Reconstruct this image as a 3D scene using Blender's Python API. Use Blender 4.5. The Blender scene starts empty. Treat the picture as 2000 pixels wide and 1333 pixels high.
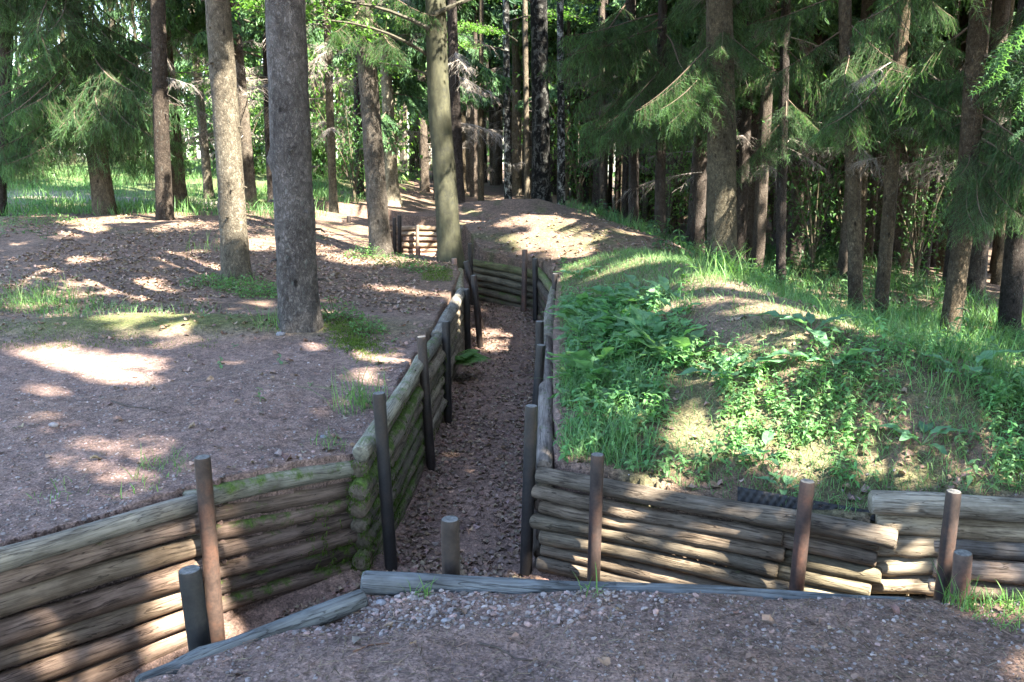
import bpy, math, random
import numpy as np
from mathutils import Vector, Matrix
R = math.radians
rng = np.random.default_rng(7)
random.seed(7)
scene = bpy.context.scene
col = scene.collection

# ------------------------------------------------------------------ camera, light, exposure
CAM_H, PITCH, FPX = 1.65, R(12.0), 1732.0
cam_d = bpy.data.cameras.new('camera'); cam = bpy.data.objects.new('camera', cam_d); col.objects.link(cam)
cam_d.sensor_width = 36.0; cam_d.lens = 36.0 * FPX / 2000.0
cam_d.clip_end = 600.0; cam_d.clip_start = 0.05
cam.location = (0, 0, CAM_H); cam.rotation_euler = (R(90) - PITCH, 0, 0)
scene.camera = cam
SUN_EL = R(50.0)
SUN_H = np.array([0.74, -0.672]); SUN_H /= np.linalg.norm(SUN_H)
S = np.array([SUN_H[0] * math.cos(SUN_EL), SUN_H[1] * math.cos(SUN_EL), math.sin(SUN_EL)])   # towards the sun
world = bpy.data.worlds.new('World'); scene.world = world; world.use_nodes = True
wn = world.node_tree.nodes; wl = world.node_tree.links
sky = wn.new('ShaderNodeTexSky'); sky.sky_type = 'NISHITA'; sky.sun_disc = False
sky.sun_elevation = SUN_EL; sky.sun_rotation = math.atan2(S[0], S[1])
wn['Background'].inputs['Strength'].default_value = 0.115
wl.new(sky.outputs[0], wn['Background'].inputs['Color'])
sun_d = bpy.data.lights.new('sun', 'SUN'); sun = bpy.data.objects.new('sun', sun_d); col.objects.link(sun)
sun_d.energy = 5.0; sun_d.angle = R(0.55); sun_d.color = (1.0, 0.93, 0.82)
sun.rotation_euler = Vector(S).to_track_quat('Z', 'Y').to_euler()
scene.view_settings.view_transform = 'Standard'; scene.view_settings.look = 'None'
scene.view_settings.gamma = 1.0; scene.view_settings.exposure = 3.6
scene.cycles.max_bounces = 5; scene.cycles.diffuse_bounces = 3; scene.cycles.glossy_bounces = 2
scene.cycles.transmission_bounces = 3; scene.cycles.transparent_max_bounces = 4
scene.cycles.sample_clamp_indirect = 6.0
scene.cycles.use_denoising = True; scene.cycles.denoising_prefilter = 'NONE'

# ------------------------------------------------------------------ small maths
CP, SP = math.cos(PITCH), math.sin(PITCH)
def ray(px, py):
    u, v = (px - 1000.0) / FPX, (py - 666.5) / FPX
    return np.array([u, CP - v * SP, -SP - v * CP])           # y of the ray = forward distance
def atY(px, py, Y):
    r = ray(px, py); t = Y / r[1]
    return np.array([0, 0, CAM_H]) + r * t
def atz(px, py, z):
    r = ray(px, py); t = (z - CAM_H) / r[2]
    return np.array([0, 0, CAM_H]) + r * t
def hash2(ix, iy, seed):
    n = (ix.astype(np.int64) * 374761393 + iy.astype(np.int64) * 668265263 + seed * 974711) & 0x7fffffff
    n = ((n ^ (n >> 13)) * 1274126177) & 0x7fffffff
    return ((n ^ (n >> 16)) & 0xffff) / 65535.0
def vnoise(x, y, seed=0):
    ix, iy = np.floor(x), np.floor(y); fx, fy = x - ix, y - iy
    fx = fx * fx * (3 - 2 * fx); fy = fy * fy * (3 - 2 * fy)
    a, b = hash2(ix, iy, seed), hash2(ix + 1, iy, seed)
    c, d = hash2(ix, iy + 1, seed), hash2(ix + 1, iy + 1, seed)
    return (a * (1 - fx) + b * fx) * (1 - fy) + (c * (1 - fx) + d * fx) * fy
def fbm(x, y, seed=0, o=4):
    s, a, t = 0, 1.0, 0
    for k in range(o):
        s = s + a * vnoise(x * 2 ** k, y * 2 ** k, seed + k * 17); t += a; a *= .5
    return s / t
def smooth(t):
    t = np.clip(t, 0, 1); return t * t * (3 - 2 * t)

# ------------------------------------------------------------------ trench plan and terrain height
POLYS = [
    [(-.60, 3.20), (-1.30, 2.50), (-2.9, .9), (-4.3, 1.0), (-3.0, 2.56), (-1.60, 4.25), (-.88, 5.06), (-.30, 5.3), (.17, 5.00), (1.90, 4.27), (1.93, 4.37), (4.8, 3.98), (4.8, 2.95), (1.5, 3.12)],
    [(-.88, 5.0), (-.76, 6.8), (-.72, 8.1), (-.66, 10.9), (-.66, 12.2), (-.82, 13.6), (-.72, 15.1), (.44, 14.2), (.43, 13.4), (.55, 11.5), (.34, 8.2), (.20, 5.0)],
    [(-.75, 14.3), (-1.15, 14.35), (-1.95, 14.7), (-2.6, 17.0), (-3.2, 20.2), (-6.5, 20.6), (-6.5, 21.9), (-4.6, 22.5), (-3.3, 23.1), (-2.72, 22.05), (-1.5, 21.95), (-.9, 17.0), (-.55, 15.0)],
]
POLYS = [np.array(p) for p in POLYS]
def poly_sd(x, y, P):
    d = np.full(x.shape, 1e9); inside = np.zeros(x.shape, bool)
    n = len(P)
    for i in range(n):
        a, b = P[i], P[(i + 1) % n]
        ex, ey = b - a; wx, wy = x - a[0], y - a[1]
        t = np.clip((wx * ex + wy * ey) / (ex * ex + ey * ey), 0, 1)
        d = np.minimum(d, np.hypot(wx - ex * t, wy - ey * t))
        c = ((a[1] > y) != (b[1] > y)) & (x < (b[0] - a[0]) * (y - a[1]) / (b[1] - a[1] + 1e-12) + a[0])
        inside ^= c
    return np.where(inside, -d, d)
def trench_sd(x, y):
    d = poly_sd(x, y, POLYS[0])
    for P in POLYS[1:]: d = np.minimum(d, poly_sd(x, y, P))
    return d
def ridge(x, y, pts, sig):
    best = np.zeros(np.shape(x))
    for a, b in zip(pts[:-1], pts[1:]):
        ex, ey = b[0] - a[0], b[1] - a[1]
        t = np.clip(((x - a[0]) * ex + (y - a[1]) * ey) / (ex * ex + ey * ey), 0, 1)
        d = np.hypot(x - a[0] - ex * t, y - a[1] - ey * t)
        best = np.maximum(best, (a[2] + (b[2] - a[2]) * t) * np.exp(-(d / sig) ** 2))
    return best
RIDGE_A = [(1.55, 11.4, .40), (1.75, 9.2, .53), (1.85, 7.4, .54), (2.1, 6.4, .50), (2.7, 5.9, .34), (4.0, 5.4, .06)]
RIDGE_B = [(-.35, 17.6, .28), (.4, 17.2, .52), (1.2, 16.6, .50), (2.2, 15.4, .30), (2.7, 14.2, .12)]
RIDGE_C = [(-2.0, 23.6, .10), (-1.0, 23.6, .42), (.6, 23.2, .48), (1.6, 22.8, .3)]
def H(x, y):
    x = np.asarray(x, float); y = np.asarray(y, float)
    z = .45 * smooth((y - 8) / 9) * smooth((-x - 1.5) / 4) + .35 * smooth((y - 18) / 15) * smooth((-x - 4) / 6)
    x0 = 2.3 - .06 * np.clip(y - 10, 0, 12)
    z -= (.85 * smooth((x - x0) / 3.2) + .5 * smooth((x - 5) / 8)) * smooth((y - 5.0) / 2.2)
    z += .25 * smooth((y - 24) / 12) * smooth((3 - x) / 6)
    z -= .18 * np.exp(-((x + .3) ** 2 + (y - 5.05) ** 2) / 1.0)
    z -= .27 * np.exp(-((x - 1.35) ** 2 / .8 + (y - 4.45) ** 2 / .45)) + .10 * smooth((x - 1.6) / .6) * np.exp(-(y - 4.2) ** 2 / .5)
    z += ridge(x, y, RIDGE_A, .92) + ridge(x, y, RIDGE_B, 1.25) + ridge(x, y, RIDGE_C, 1.1)
    z -= .035 * np.exp(-(((x + .6) / .5) ** 2 + ((y - 3.0) / .3) ** 2))
    z += .14 * np.exp(-(((x + 3.2) / 1.9) ** 2 + ((y - 8.3) / .7) ** 2))
    z -= .10 * np.exp(-(((x - .1) / .7) ** 2 + ((y - 14.3) / .8) ** 2))
    far = smooth((y - 14) / 20)
    z += (fbm(x * .5, y * .5, 3) - .5) * (.10 + .25 * far) + (fbm(x * 3, y * 3, 5) - .5) * .05 + (fbm(x * 9, y * 9, 6, 2) - .5) * .016
    return z
def ground_hit(px, py, lo=1.5, hi=70):
    r = ray(px, py); Y = np.exp(np.linspace(math.log(lo), math.log(hi), 3000))
    P = np.array([0, 0, CAM_H]) + (r[None] / r[1]) * Y[:, None]
    below = P[:, 2] < H(P[:, 0], P[:, 1])
    i = int(np.argmax(below)) if below.any() else len(Y) - 1
    return P[i]

# ------------------------------------------------------------------ mesh builder
def mesh_np(name, V, F, mats, tint=None, loc=None, midx=None, smooth_=False):
    """V (n,3); F list of (m,k) arrays; midx list of per-F int or array."""
    F = [np.asarray(f, np.int64) for f in F if len(f)]
    me = bpy.data.meshes.new(name)
    V = np.asarray(V, np.float32)
    me.vertices.add(len(V)); me.vertices.foreach_set('co', V.ravel())
    loops = np.concatenate([f.ravel() for f in F]).astype(np.int32)
    tot = np.concatenate([np.full(len(f), f.shape[1]) for f in F]).astype(np.int32)
    start = np.concatenate([[0], np.cumsum(tot)[:-1]]).astype(np.int32)
    me.loops.add(len(loops)); me.loops.foreach_set('vertex_index', loops)
    me.polygons.add(len(tot)); me.polygons.foreach_set('loop_start', start)
    me.polygons.foreach_set('use_smooth', np.full(len(tot), bool(smooth_)))
    for m in mats: me.materials.append(m)
    if midx is not None:
        me.polygons.foreach_set('material_index', np.concatenate([np.broadcast_to(np.asarray(k), (len(f),)) for k, f in zip(midx, F)]).astype(np.int32))
    if tint is not None:
        a = me.attributes.new('tint', 'FLOAT_COLOR', 'POINT')
        t = np.ones((len(V), 4), np.float32); t[:, :3] = np.broadcast_to(tint, (len(V), 3)); a.data.foreach_set('color', t.ravel())
    if loc is not None:
        a = me.attributes.new('loc', 'FLOAT_VECTOR', 'POINT'); a.data.foreach_set('vector', np.asarray(loc, np.float32).ravel())
    me.update(calc_edges=True); me.validate()
    return me
def link(name, data, parent=None, loc=(0, 0, 0)):
    o = bpy.data.objects.new(name, data); col.objects.link(o); o.location = loc
    if parent is not None: o.parent = parent
    return o
def tag(o, label=None, cat=None, group=None, kind=None):
    if label: o['label'] = label
    if cat: o['category'] = cat
    if group: o['group'] = group
    if kind: o['kind'] = kind
    return o
def empty(name, loc, label, cat, group=None):
    o = link(name, None, None, loc); o.empty_display_size = .1
    return tag(o, label, cat, group)
class Acc:
    """accumulates pieces into one mesh"""
    def __init__(s): s.V, s.T, s.L, s.F, s.M, s.n = [], [], [], {}, {}, 0
    def add(s, V, F, tint=(1, 1, 1), loc=None, m=0):
        V = np.asarray(V, float); s.V.append(V); s.T.append(np.broadcast_to(np.asarray(tint, float), (len(V), 3)))
        s.L.append(V if loc is None else loc)
        for f in (F if isinstance(F, list) else [F]):
            f = np.asarray(f)
            if len(f) == 0: continue
            s.F.setdefault((f.shape[1], m), []).append(f + s.n)
        s.n += len(V)
    def mesh(s, name, mats, smooth_=False, loc=False):
        keys = list(s.F)
        return mesh_np(name, np.concatenate(s.V), [np.concatenate(s.F[k]) for k in keys], mats, np.concatenate(s.T),
                       np.concatenate(s.L) if loc else None, [k[1] for k in keys], smooth_)
def rotz(a):
    c, s_ = np.cos(a), np.sin(a); z = np.zeros_like(c); o = np.ones_like(c)
    return np.stack([np.stack([c, -s_, z], -1), np.stack([s_, c, z], -1), np.stack([z, z, o], -1)], -2)
def rotx(a):
    c, s_ = np.cos(a), np.sin(a); z = np.zeros_like(c); o = np.ones_like(c)
    return np.stack([np.stack([o, z, z], -1), np.stack([z, c, -s_], -1), np.stack([z, s_, c], -1)], -2)
def roty(a):
    c, s_ = np.cos(a), np.sin(a); z = np.zeros_like(c); o = np.ones_like(c)
    return np.stack([np.stack([c, z, s_], -1), np.stack([z, o, z], -1), np.stack([-s_, z, c], -1)], -2)
def scatter(acc, PV, PF, pts, scale, Rm, tint, m=0):
    """copies of a small prototype (PV, PF) at pts with rotation matrices Rm (n,3,3), scale (n,) or (n,3), tint (n,3)"""
    n = len(pts)
    if n == 0: return
    PV = np.asarray(PV, float); sc = np.asarray(scale, float)
    if sc.ndim == 1: sc = sc[:, None]
    W = PV[None] * sc[:, None, :]
    W = np.einsum('nij,nvj->nvi', Rm, W) + np.asarray(pts)[:, None, :]
    k = len(PV); off = (np.arange(n) * k)[:, None, None]
    Fs = [(np.asarray(f)[None] + off).reshape(-1, np.asarray(f).shape[1]) for f in (PF if isinstance(PF, list) else [PF])]
    acc.add(W.reshape(-1, 3), Fs, np.repeat(np.asarray(tint, float), k, 0), None, m)
def jit_tint(n, base, v=.25, h=.1):
    b = np.asarray(base, float)
    return np.clip(b[None] * (1 + (rng.random((n, 1)) - .5) * 2 * v) * (1 + (rng.random((n, 3)) - .5) * 2 * h), 0, 1)

def tube(path, rad, sides=8, cap=True, wob=0., seed=0, radfn=None):
    """tapered tube along path; returns V, [faces], loc (length, r cos, r sin), n_body, caps"""
    P = np.asarray(path, float); n = len(P); rad = np.broadcast_to(np.asarray(rad, float), (n,))
    T = np.gradient(P, axis=0); T /= np.linalg.norm(T, axis=1)[:, None] + 1e-12
    ref = np.array([0, 0, 1.]) if abs(T[:, 2]).mean() < .8 else np.array([1., 0, 0])
    U = np.cross(T, ref); U /= np.linalg.norm(U, axis=1)[:, None] + 1e-12
    W = np.cross(U, T)
    a = np.arange(sides) * 2 * math.pi / sides
    ln = np.concatenate([[0], np.cumsum(np.linalg.norm(np.diff(P, axis=0), axis=1))])
    r = np.repeat(rad[:, None], sides, 1)
    if radfn is not None: r = radfn(np.repeat(ln[:, None], sides, 1), np.repeat(a[None], n, 0), r)
    V = P[:, None] + r[..., None] * (np.cos(a)[None, :, None] * U[:, None] + np.sin(a)[None, :, None] * W[:, None])
    loc = np.stack([np.repeat(ln[:, None], sides, 1), r * np.cos(a), r * np.sin(a)], -1)
    i = np.arange(n - 1)[:, None] * sides; j = np.arange(sides)[None]; k = (j + 1) % sides
    F = np.stack([i + j, i + k, i + sides + k, i + sides + j], -1).reshape(-1, 4)
    caps = [np.arange(sides)[::-1][None], (np.arange(sides) + (n - 1) * sides)[None]] if cap else []
    return V.reshape(-1, 3), F, loc.reshape(-1, 3), caps

# ------------------------------------------------------------------ materials
def new_mat(name):
    m = bpy.data.materials.new(name); m.use_nodes = True
    nt = m.node_tree; nt.nodes.clear()
    return m, nt, nt.nodes.new('ShaderNodeOutputMaterial')
def N(nt, t, **kw):
    n = nt.nodes.new(t)
    for k, v in kw.items():
        if k.startswith('i_'): n.inputs[k[2:].replace('_', ' ')].default_value = v
        else: setattr(n, k, v)
    return n
def attr(nt, name): return N(nt, 'ShaderNodeAttribute', attribute_name=name)
def noise(nt, vec, scale, detail=4., rough=.55, dist=0.):
    n = N(nt, 'ShaderNodeTexNoise'); n.inputs['Scale'].default_value = scale; n.inputs['Detail'].default_value = detail
    n.inputs['Roughness'].default_value = rough; n.inputs['Distortion'].default_value = dist
    if vec is not None: nt.links.new(vec, n.inputs['Vector'])
    return n
def ramp(nt, fac, stops):
    r = N(nt, 'ShaderNodeValToRGB'); e = r.color_ramp.elements
    while len(e) < len(stops): e.new(.5)
    for k, (p, c) in enumerate(stops):
        e[k].position = p; e[k].color = (*c, 1) if len(c) == 3 else c
    nt.links.new(fac, r.inputs['Fac']); return r
def mixc(nt, fac, a, b, mode='MIX'):
    m = N(nt, 'ShaderNodeMix', data_type='RGBA', blend_type=mode)
    for s_, v in ((m.inputs[0], fac), (m.inputs[6], a), (m.inputs[7], b)):
        if isinstance(v, (int, float)): s_.default_value = v
        elif isinstance(v, tuple): s_.default_value = (*v, 1) if len(v) == 3 else v
        else: nt.links.new(v, s_)
    return m.outputs[2]
def mapping(nt, vec, scale):
    m = N(nt, 'ShaderNodeMapping'); m.inputs['Scale'].default_value = scale; nt.links.new(vec, m.inputs['Vector']); return m.outputs[0]
def bump(nt, h, strength=.5, dist=.02, prev=None):
    b = N(nt, 'ShaderNodeBump'); b.inputs['Strength'].default_value = strength; b.inputs['Distance'].default_value = dist
    nt.links.new(h, b.inputs['Height'])
    if prev is not None: nt.links.new(prev, b.inputs['Normal'])
    return b.outputs[0]
def bsdf(nt, out, color, rough=.85, normal=None, spec=.25, metal=0.):
    p = N(nt, 'ShaderNodeBsdfPrincipled')
    if isinstance(color, tuple): p.inputs['Base Color'].default_value = (*color, 1)
    else: nt.links.new(color, p.inputs['Base Color'])
    p.inputs['Roughness'].default_value = rough; p.inputs['Specular IOR Level'].default_value = spec; p.inputs['Metallic'].default_value = metal
    if normal is not None: nt.links.new(normal, p.inputs['Normal'])
    nt.links.new(p.outputs[0], out.inputs[0]); return p

def mat_ground():
    m, nt, out = new_mat('soil_and_gravel')
    g = N(nt, 'ShaderNodeNewGeometry'); pos = g.outputs['Position']; t = attr(nt, 'tint')
    n1 = noise(nt, pos, 14, 6, .65); n2 = noise(nt, pos, 90, 4, .6); n3 = noise(nt, pos, 2.2, 3)
    v = N(nt, 'ShaderNodeTexVoronoi'); v.inputs['Scale'].default_value = 55; nt.links.new(pos, v.inputs['Vector'])
    c = mixc(nt, 1.0, t.outputs['Color'], ramp(nt, n1.outputs[0], [(.3, (.55, .55, .56)), (.52, (1, 1, 1)), (.75, (1.5, 1.42, 1.38))]).outputs[0], 'MULTIPLY')
    c = mixc(nt, 1.0, c, ramp(nt, n2.outputs[0], [(.3, (.5, .5, .5)), (.5, (1, 1, 1)), (.72, (1.6, 1.55, 1.5))]).outputs[0], 'MULTIPLY')
    c = mixc(nt, .5, c, ramp(nt, v.outputs['Color'], [(.0, (.45, .43, .43)), (.6, (1, 1, 1)), (1, (1.7, 1.65, 1.65))]).outputs[0], 'MULTIPLY')
    c = mixc(nt, .6, c, ramp(nt, n3.outputs[0], [(.35, (.78, .78, .8)), (.65, (1.2, 1.17, 1.12))]).outputs[0], 'MULTIPLY')
    b = bump(nt, v.outputs['Distance'], .55, .012); b = bump(nt, n1.outputs[0], .8, .03, b); b = bump(nt, n2.outputs[0], .7, .008, b)
    bsdf(nt, out, c, .95, b, .15); return m
def mat_wood():
    m, nt, out = new_mat('weathered_log_wood')
    l = attr(nt, 'loc'); t = attr(nt, 'tint'); g = N(nt, 'ShaderNodeNewGeometry')
    grain = noise(nt, mapping(nt, l.outputs['Vector'], (5, 90, 90)), 1.0, 5, .65, .6)
    crack = noise(nt, mapping(nt, l.outputs['Vector'], (1.6, 26, 26)), 1.0, 3, .55, 1.2)
    blotch = noise(nt, mapping(nt, l.outputs['Vector'], (5, 9, 9)), 1.0, 4, .6)
    c = mixc(nt, 1.0, t.outputs['Color'], ramp(nt, grain.outputs[0], [(.3, (.52, .49, .46)), (.55, (1, 1, 1)), (.78, (1.4, 1.36, 1.3))]).outputs[0], 'MULTIPLY')
    c = mixc(nt, 1.0, c, ramp(nt, blotch.outputs[0], [(.32, (.55, .53, .5)), (.55, (1, 1, 1)), (.75, (1.25, 1.22, 1.15))]).outputs[0], 'MULTIPLY')
    ck = ramp(nt, crack.outputs[0], [(.478, (1, 1, 1)), (.497, (.10, .085, .08)), (.503, (.10, .085, .08)), (.522, (1, 1, 1))])
    c = mixc(nt, .62, c, ck.outputs[0], 'MULTIPLY')
    sp = N(nt, 'ShaderNodeTexVoronoi'); sp.inputs['Scale'].default_value = 7; nt.links.new(mapping(nt, l.outputs['Vector'], (.6, 1.8, 1.8)), sp.inputs['Vector'])
    kn = ramp(nt, sp.outputs['Distance'], [(.05, (.25, .2, .17)), (.11, (1, 1, 1))])
    c = mixc(nt, .8, c, kn.outputs[0], 'MULTIPLY')
    a = attr(nt, 'moss')
    mn = noise(nt, g.outputs['Position'], 9, 5, .7)
    add = N(nt, 'ShaderNodeMath', operation='ADD'); nt.links.new(mn.outputs[0], add.inputs[0]); nt.links.new(a.outputs['Fac'], add.inputs[1])
    mm = ramp(nt, add.outputs[0], [(.72, (0, 0, 0)), (.86, (1, 1, 1))])
    mc = ramp(nt, noise(nt, g.outputs['Position'], 60, 3).outputs[0], [(.3, (.035, .055, .012)), (.7, (.10, .15, .03))])
    c = mixc(nt, mm.outputs[0], c, mc.outputs[0])
    b = bump(nt, grain.outputs[0], .5, .006); b = bump(nt, ck.outputs[0], .6, .010, b); b = bump(nt, blotch.outputs[0], .5, .01, b)
    bsdf(nt, out, c, .85, b, .2); return m
def mat_endgrain():
    m, nt, out = new_mat('sawn_log_end')
    l = attr(nt, 'loc'); t = attr(nt, 'tint')
    sx = N(nt, 'ShaderNodeSeparateXYZ'); nt.links.new(l.outputs['Vector'], sx.inputs[0])
    g = N(nt, 'ShaderNodeNewGeometry'); n = noise(nt, g.outputs['Position'], 45, 4, .6)
    c = mixc(nt, 1.0, t.outputs['Color'], ramp(nt, n.outputs[0], [(.3, (.35, .32, .3)), (.6, (.8, .78, .72))]).outputs[0], 'MULTIPLY')
    bsdf(nt, out, c, .9, bump(nt, n.outputs[0], .6, .01), .15); return m
def mat_steel():
    m, nt, out = new_mat('rusty_painted_steel')
    g = N(nt, 'ShaderNodeNewGeometry'); t = attr(nt, 'tint')
    n = noise(nt, g.outputs['Position'], 7, 6, .65); n2 = noise(nt, g.outputs['Position'], 70, 3)
    c = mixc(nt, 1.0, t.outputs['Color'], ramp(nt, n.outputs[0], [(.3, (.55, .52, .5)), (.5, (1, 1, 1)), (.7, (1.7, 1.32, 1.1))]).outputs[0], 'MULTIPLY')
    c = mixc(nt, 1.0, c, ramp(nt, n2.outputs[0], [(.35, (.75, .75, .75)), (.65, (1.2, 1.15, 1.1))]).outputs[0], 'MULTIPLY')
    bsdf(nt, out, c, .55, bump(nt, n2.outputs[0], .2, .002), .4); return m
def mat_cap():
    m, nt, out = new_mat('post_top_fill')
    g = N(nt, 'ShaderNodeNewGeometry'); n = noise(nt, g.outputs['Position'], 60, 4)
    c = ramp(nt, n.outputs[0], [(.3, (.06, .058, .052)), (.7, (.17, .163, .15))])
    bsdf(nt, out, c.outputs[0], .9, bump(nt, n.outputs[0], .5, .004)); return m
def mat_bark(name, kind):
    m, nt, out = new_mat(name)
    l = attr(nt, 'loc'); t = attr(nt, 'tint')
    lv = l.outputs['Vector']
    if kind == 'spruce':
        wob0 = noise(nt, mapping(nt, lv, (15, 24, 24)), 1, 4, .7); wob1 = N(nt, 'ShaderNodeVectorMath', operation='SCALE'); nt.links.new(wob0.outputs['Color'], wob1.inputs[0]); wob1.inputs['Scale'].default_value = 3.4
        vv = N(nt, 'ShaderNodeTexVoronoi', feature='DISTANCE_TO_EDGE'); vv.inputs['Scale'].default_value = 1
        mp = mapping(nt, lv, (17, 30, 30)); ad = N(nt, 'ShaderNodeVectorMath', operation='ADD'); nt.links.new(mp, ad.inputs[0]); nt.links.new(wob1.outputs[0], ad.inputs[1])
        nt.links.new(ad.outputs[0], vv.inputs['Vector'])
        n = noise(nt, mapping(nt, lv, (12, 16, 16)), 1, 5, .65); n2 = noise(nt, mapping(nt, lv, (60, 90, 90)), 1, 3)
        big = noise(nt, mapping(nt, lv, (1.6, 4, 4)), 1, 3)
        edge = ramp(nt, vv.outputs[0], [(.0, (.42, .40, .39)), (.22, (.95, .95, .95)), (.5, (1.15, 1.13, 1.12))])
        c = mixc(nt, .75, t.outputs['Color'], edge.outputs[0], 'MULTIPLY')
        c = mixc(nt, 1.0, c, ramp(nt, n.outputs[0], [(.3, (.5, .48, .46)), (.55, (1, 1, 1)), (.75, (1.45, 1.42, 1.4))]).outputs[0], 'MULTIPLY')
        c = mixc(nt, .8, c, ramp(nt, big.outputs[0], [(.35, (.65, .62, .6)), (.65, (1.2, 1.18, 1.15))]).outputs[0], 'MULTIPLY')
        sp = N(nt, 'ShaderNodeTexVoronoi'); sp.inputs['Scale'].default_value = 1; sp.inputs['Randomness'].default_value = 1.0; nt.links.new(mapping(nt, lv, (3.2, 7, 7)), sp.inputs['Vector'])
        spd = N(nt, 'ShaderNodeMath', operation='ADD'); nt.links.new(sp.outputs['Distance'], spd.inputs[0]); spn = noise(nt, mapping(nt, lv, (30, 30, 30)), 1, 3); spm = N(nt, 'ShaderNodeMath', operation='MULTIPLY_ADD'); nt.links.new(spn.outputs[0], spm.inputs[0]); spm.inputs[1].default_value = .16; spm.inputs[2].default_value = -.08; nt.links.new(spm.outputs[0], spd.inputs[1])
        c = mixc(nt, .85, c, ramp(nt, spd.outputs[0], [(.07, (.12, .11, .10)), (.17, (1, 1, 1))]).outputs[0], 'MULTIPLY')
        lich = noise(nt, mapping(nt, lv, (9, 20, 20)), 1.3, 5, .7)
        lm = ramp(nt, lich.outputs[0], [(.60, (0, 0, 0)), (.72, (.6, .6, .6))])
        c = mixc(nt, lm.outputs[0], c, (.12, .145, .13))
        b = bump(nt, edge.outputs[0], 1.0, .012); b = bump(nt, n.outputs[0], .7, .012, b); b = bump(nt, n2.outputs[0], .5, .004, b)
    elif kind == 'beech':
        n = noise(nt, mapping(nt, lv, (5, 14, 14)), 1, 5, .6); n2 = noise(nt, mapping(nt, lv, (10, 10, 10)), 1, 5, .75)
        c = mixc(nt, 1.0, t.outputs['Color'], ramp(nt, n.outputs[0], [(.3, (.55, .55, .5)), (.7, (1.35, 1.3, 1.1))]).outputs[0], 'MULTIPLY')
        c = mixc(nt, ramp(nt, n2.outputs[0], [(.52, (0, 0, 0)), (.62, (.85, .85, .85))]).outputs[0], c, (.035, .035, .025))
        b = bump(nt, n.outputs[0], .4, .01); b = bump(nt, n2.outputs[0], .4, .008, b)
    else:   # birch
        n = noise(nt, mapping(nt, lv, (5, 7, 7)), 1, 6, .75, .8); n2 = noise(nt, mapping(nt, lv, (40, 5, 5)), 1, 3)
        c = ramp(nt, n.outputs[0], [(.46, (.02, .02, .018)), (.52, (.07, .065, .06)), (.58, (.40, .40, .38))]).outputs[0]
        c = mixc(nt, 1.0, c, t.outputs['Color'], 'MULTIPLY')
        c = mixc(nt, .6, c, ramp(nt, n2.outputs[0], [(.35, (.4, .4, .4)), (.5, (1, 1, 1))]).outputs[0], 'MULTIPLY')
        b = bump(nt, n.outputs[0], .6, .015)
    bsdf(nt, out, c, .9, b, .15); return m
def mat_leaf(name, trans=.35, rough=.55, spec=.3, vary=14., bump_=0):
    m, nt, out = new_mat(name)
    t = attr(nt, 'tint'); g = N(nt, 'ShaderNodeNewGeometry')
    n = noise(nt, g.outputs['Position'], vary, 2)
    c = mixc(nt, 1.0, t.outputs['Color'], ramp(nt, n.outputs[0], [(.3, (.7, .72, .7)), (.7, (1.25, 1.22, 1.2))]).outputs[0], 'MULTIPLY')
    p = N(nt, 'ShaderNodeBsdfPrincipled'); nt.links.new(c, p.inputs['Base Color']); p.inputs['Roughness'].default_value = rough
    p.inputs['Specular IOR Level'].default_value = spec
    tr = N(nt, 'ShaderNodeBsdfTranslucent')
    tc = mixc(nt, 1.0, c, (1.5, 1.7, .8), 'MULTIPLY'); nt.links.new(tc, tr.inputs['Color'])
    mx = N(nt, 'ShaderNodeMixShader'); mx.inputs[0].default_value = trans
    nt.links.new(p.outputs[0], mx.inputs[1]); nt.links.new(tr.outputs[0], mx.inputs[2]); nt.links.new(mx.outputs[0], out.inputs[0])
    return m
def mat_plain(name, rough=.9, spec=.15, sc=30.):
    m, nt, out = new_mat(name)
    t = attr(nt, 'tint'); g = N(nt, 'ShaderNodeNewGeometry'); n = noise(nt, g.outputs['Position'], sc, 4)
    c = mixc(nt, 1.0, t.outputs['Color'], ramp(nt, n.outputs[0], [(.3, (.65, .65, .65)), (.7, (1.3, 1.3, 1.3))]).outputs[0], 'MULTIPLY')
    bsdf(nt, out, c, rough, bump(nt, n.outputs[0], .3, .004), spec); return m
M_GROUND = mat_ground(); M_WOOD = mat_wood(); M_END = mat_endgrain(); M_STEEL = mat_steel(); M_CAP = mat_cap()
M_SPRUCE = mat_bark('spruce_bark', 'spruce'); M_BEECH = mat_bark('beech_bark', 'beech'); M_BIRCH = mat_bark('birch_bark', 'birch')
M_NEEDLE = mat_leaf('spruce_needles', .32, .6, .25, 5.); M_LEAF = mat_leaf('green_leaves', .42, .5, .35); M_GRASS = mat_leaf('grass_blades', .35, .55, .3, 6.)
M_DEADLEAF = mat_leaf('dead_leaves', .1, .75, .2, 40.); M_STONE = mat_plain('gravel_stone', .85, .25, 60.); M_TWIG = mat_plain('dead_twigs', .9, .1, 20.)
M_MOSS = mat_leaf('moss', .2, .9, .05, 40.)

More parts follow.
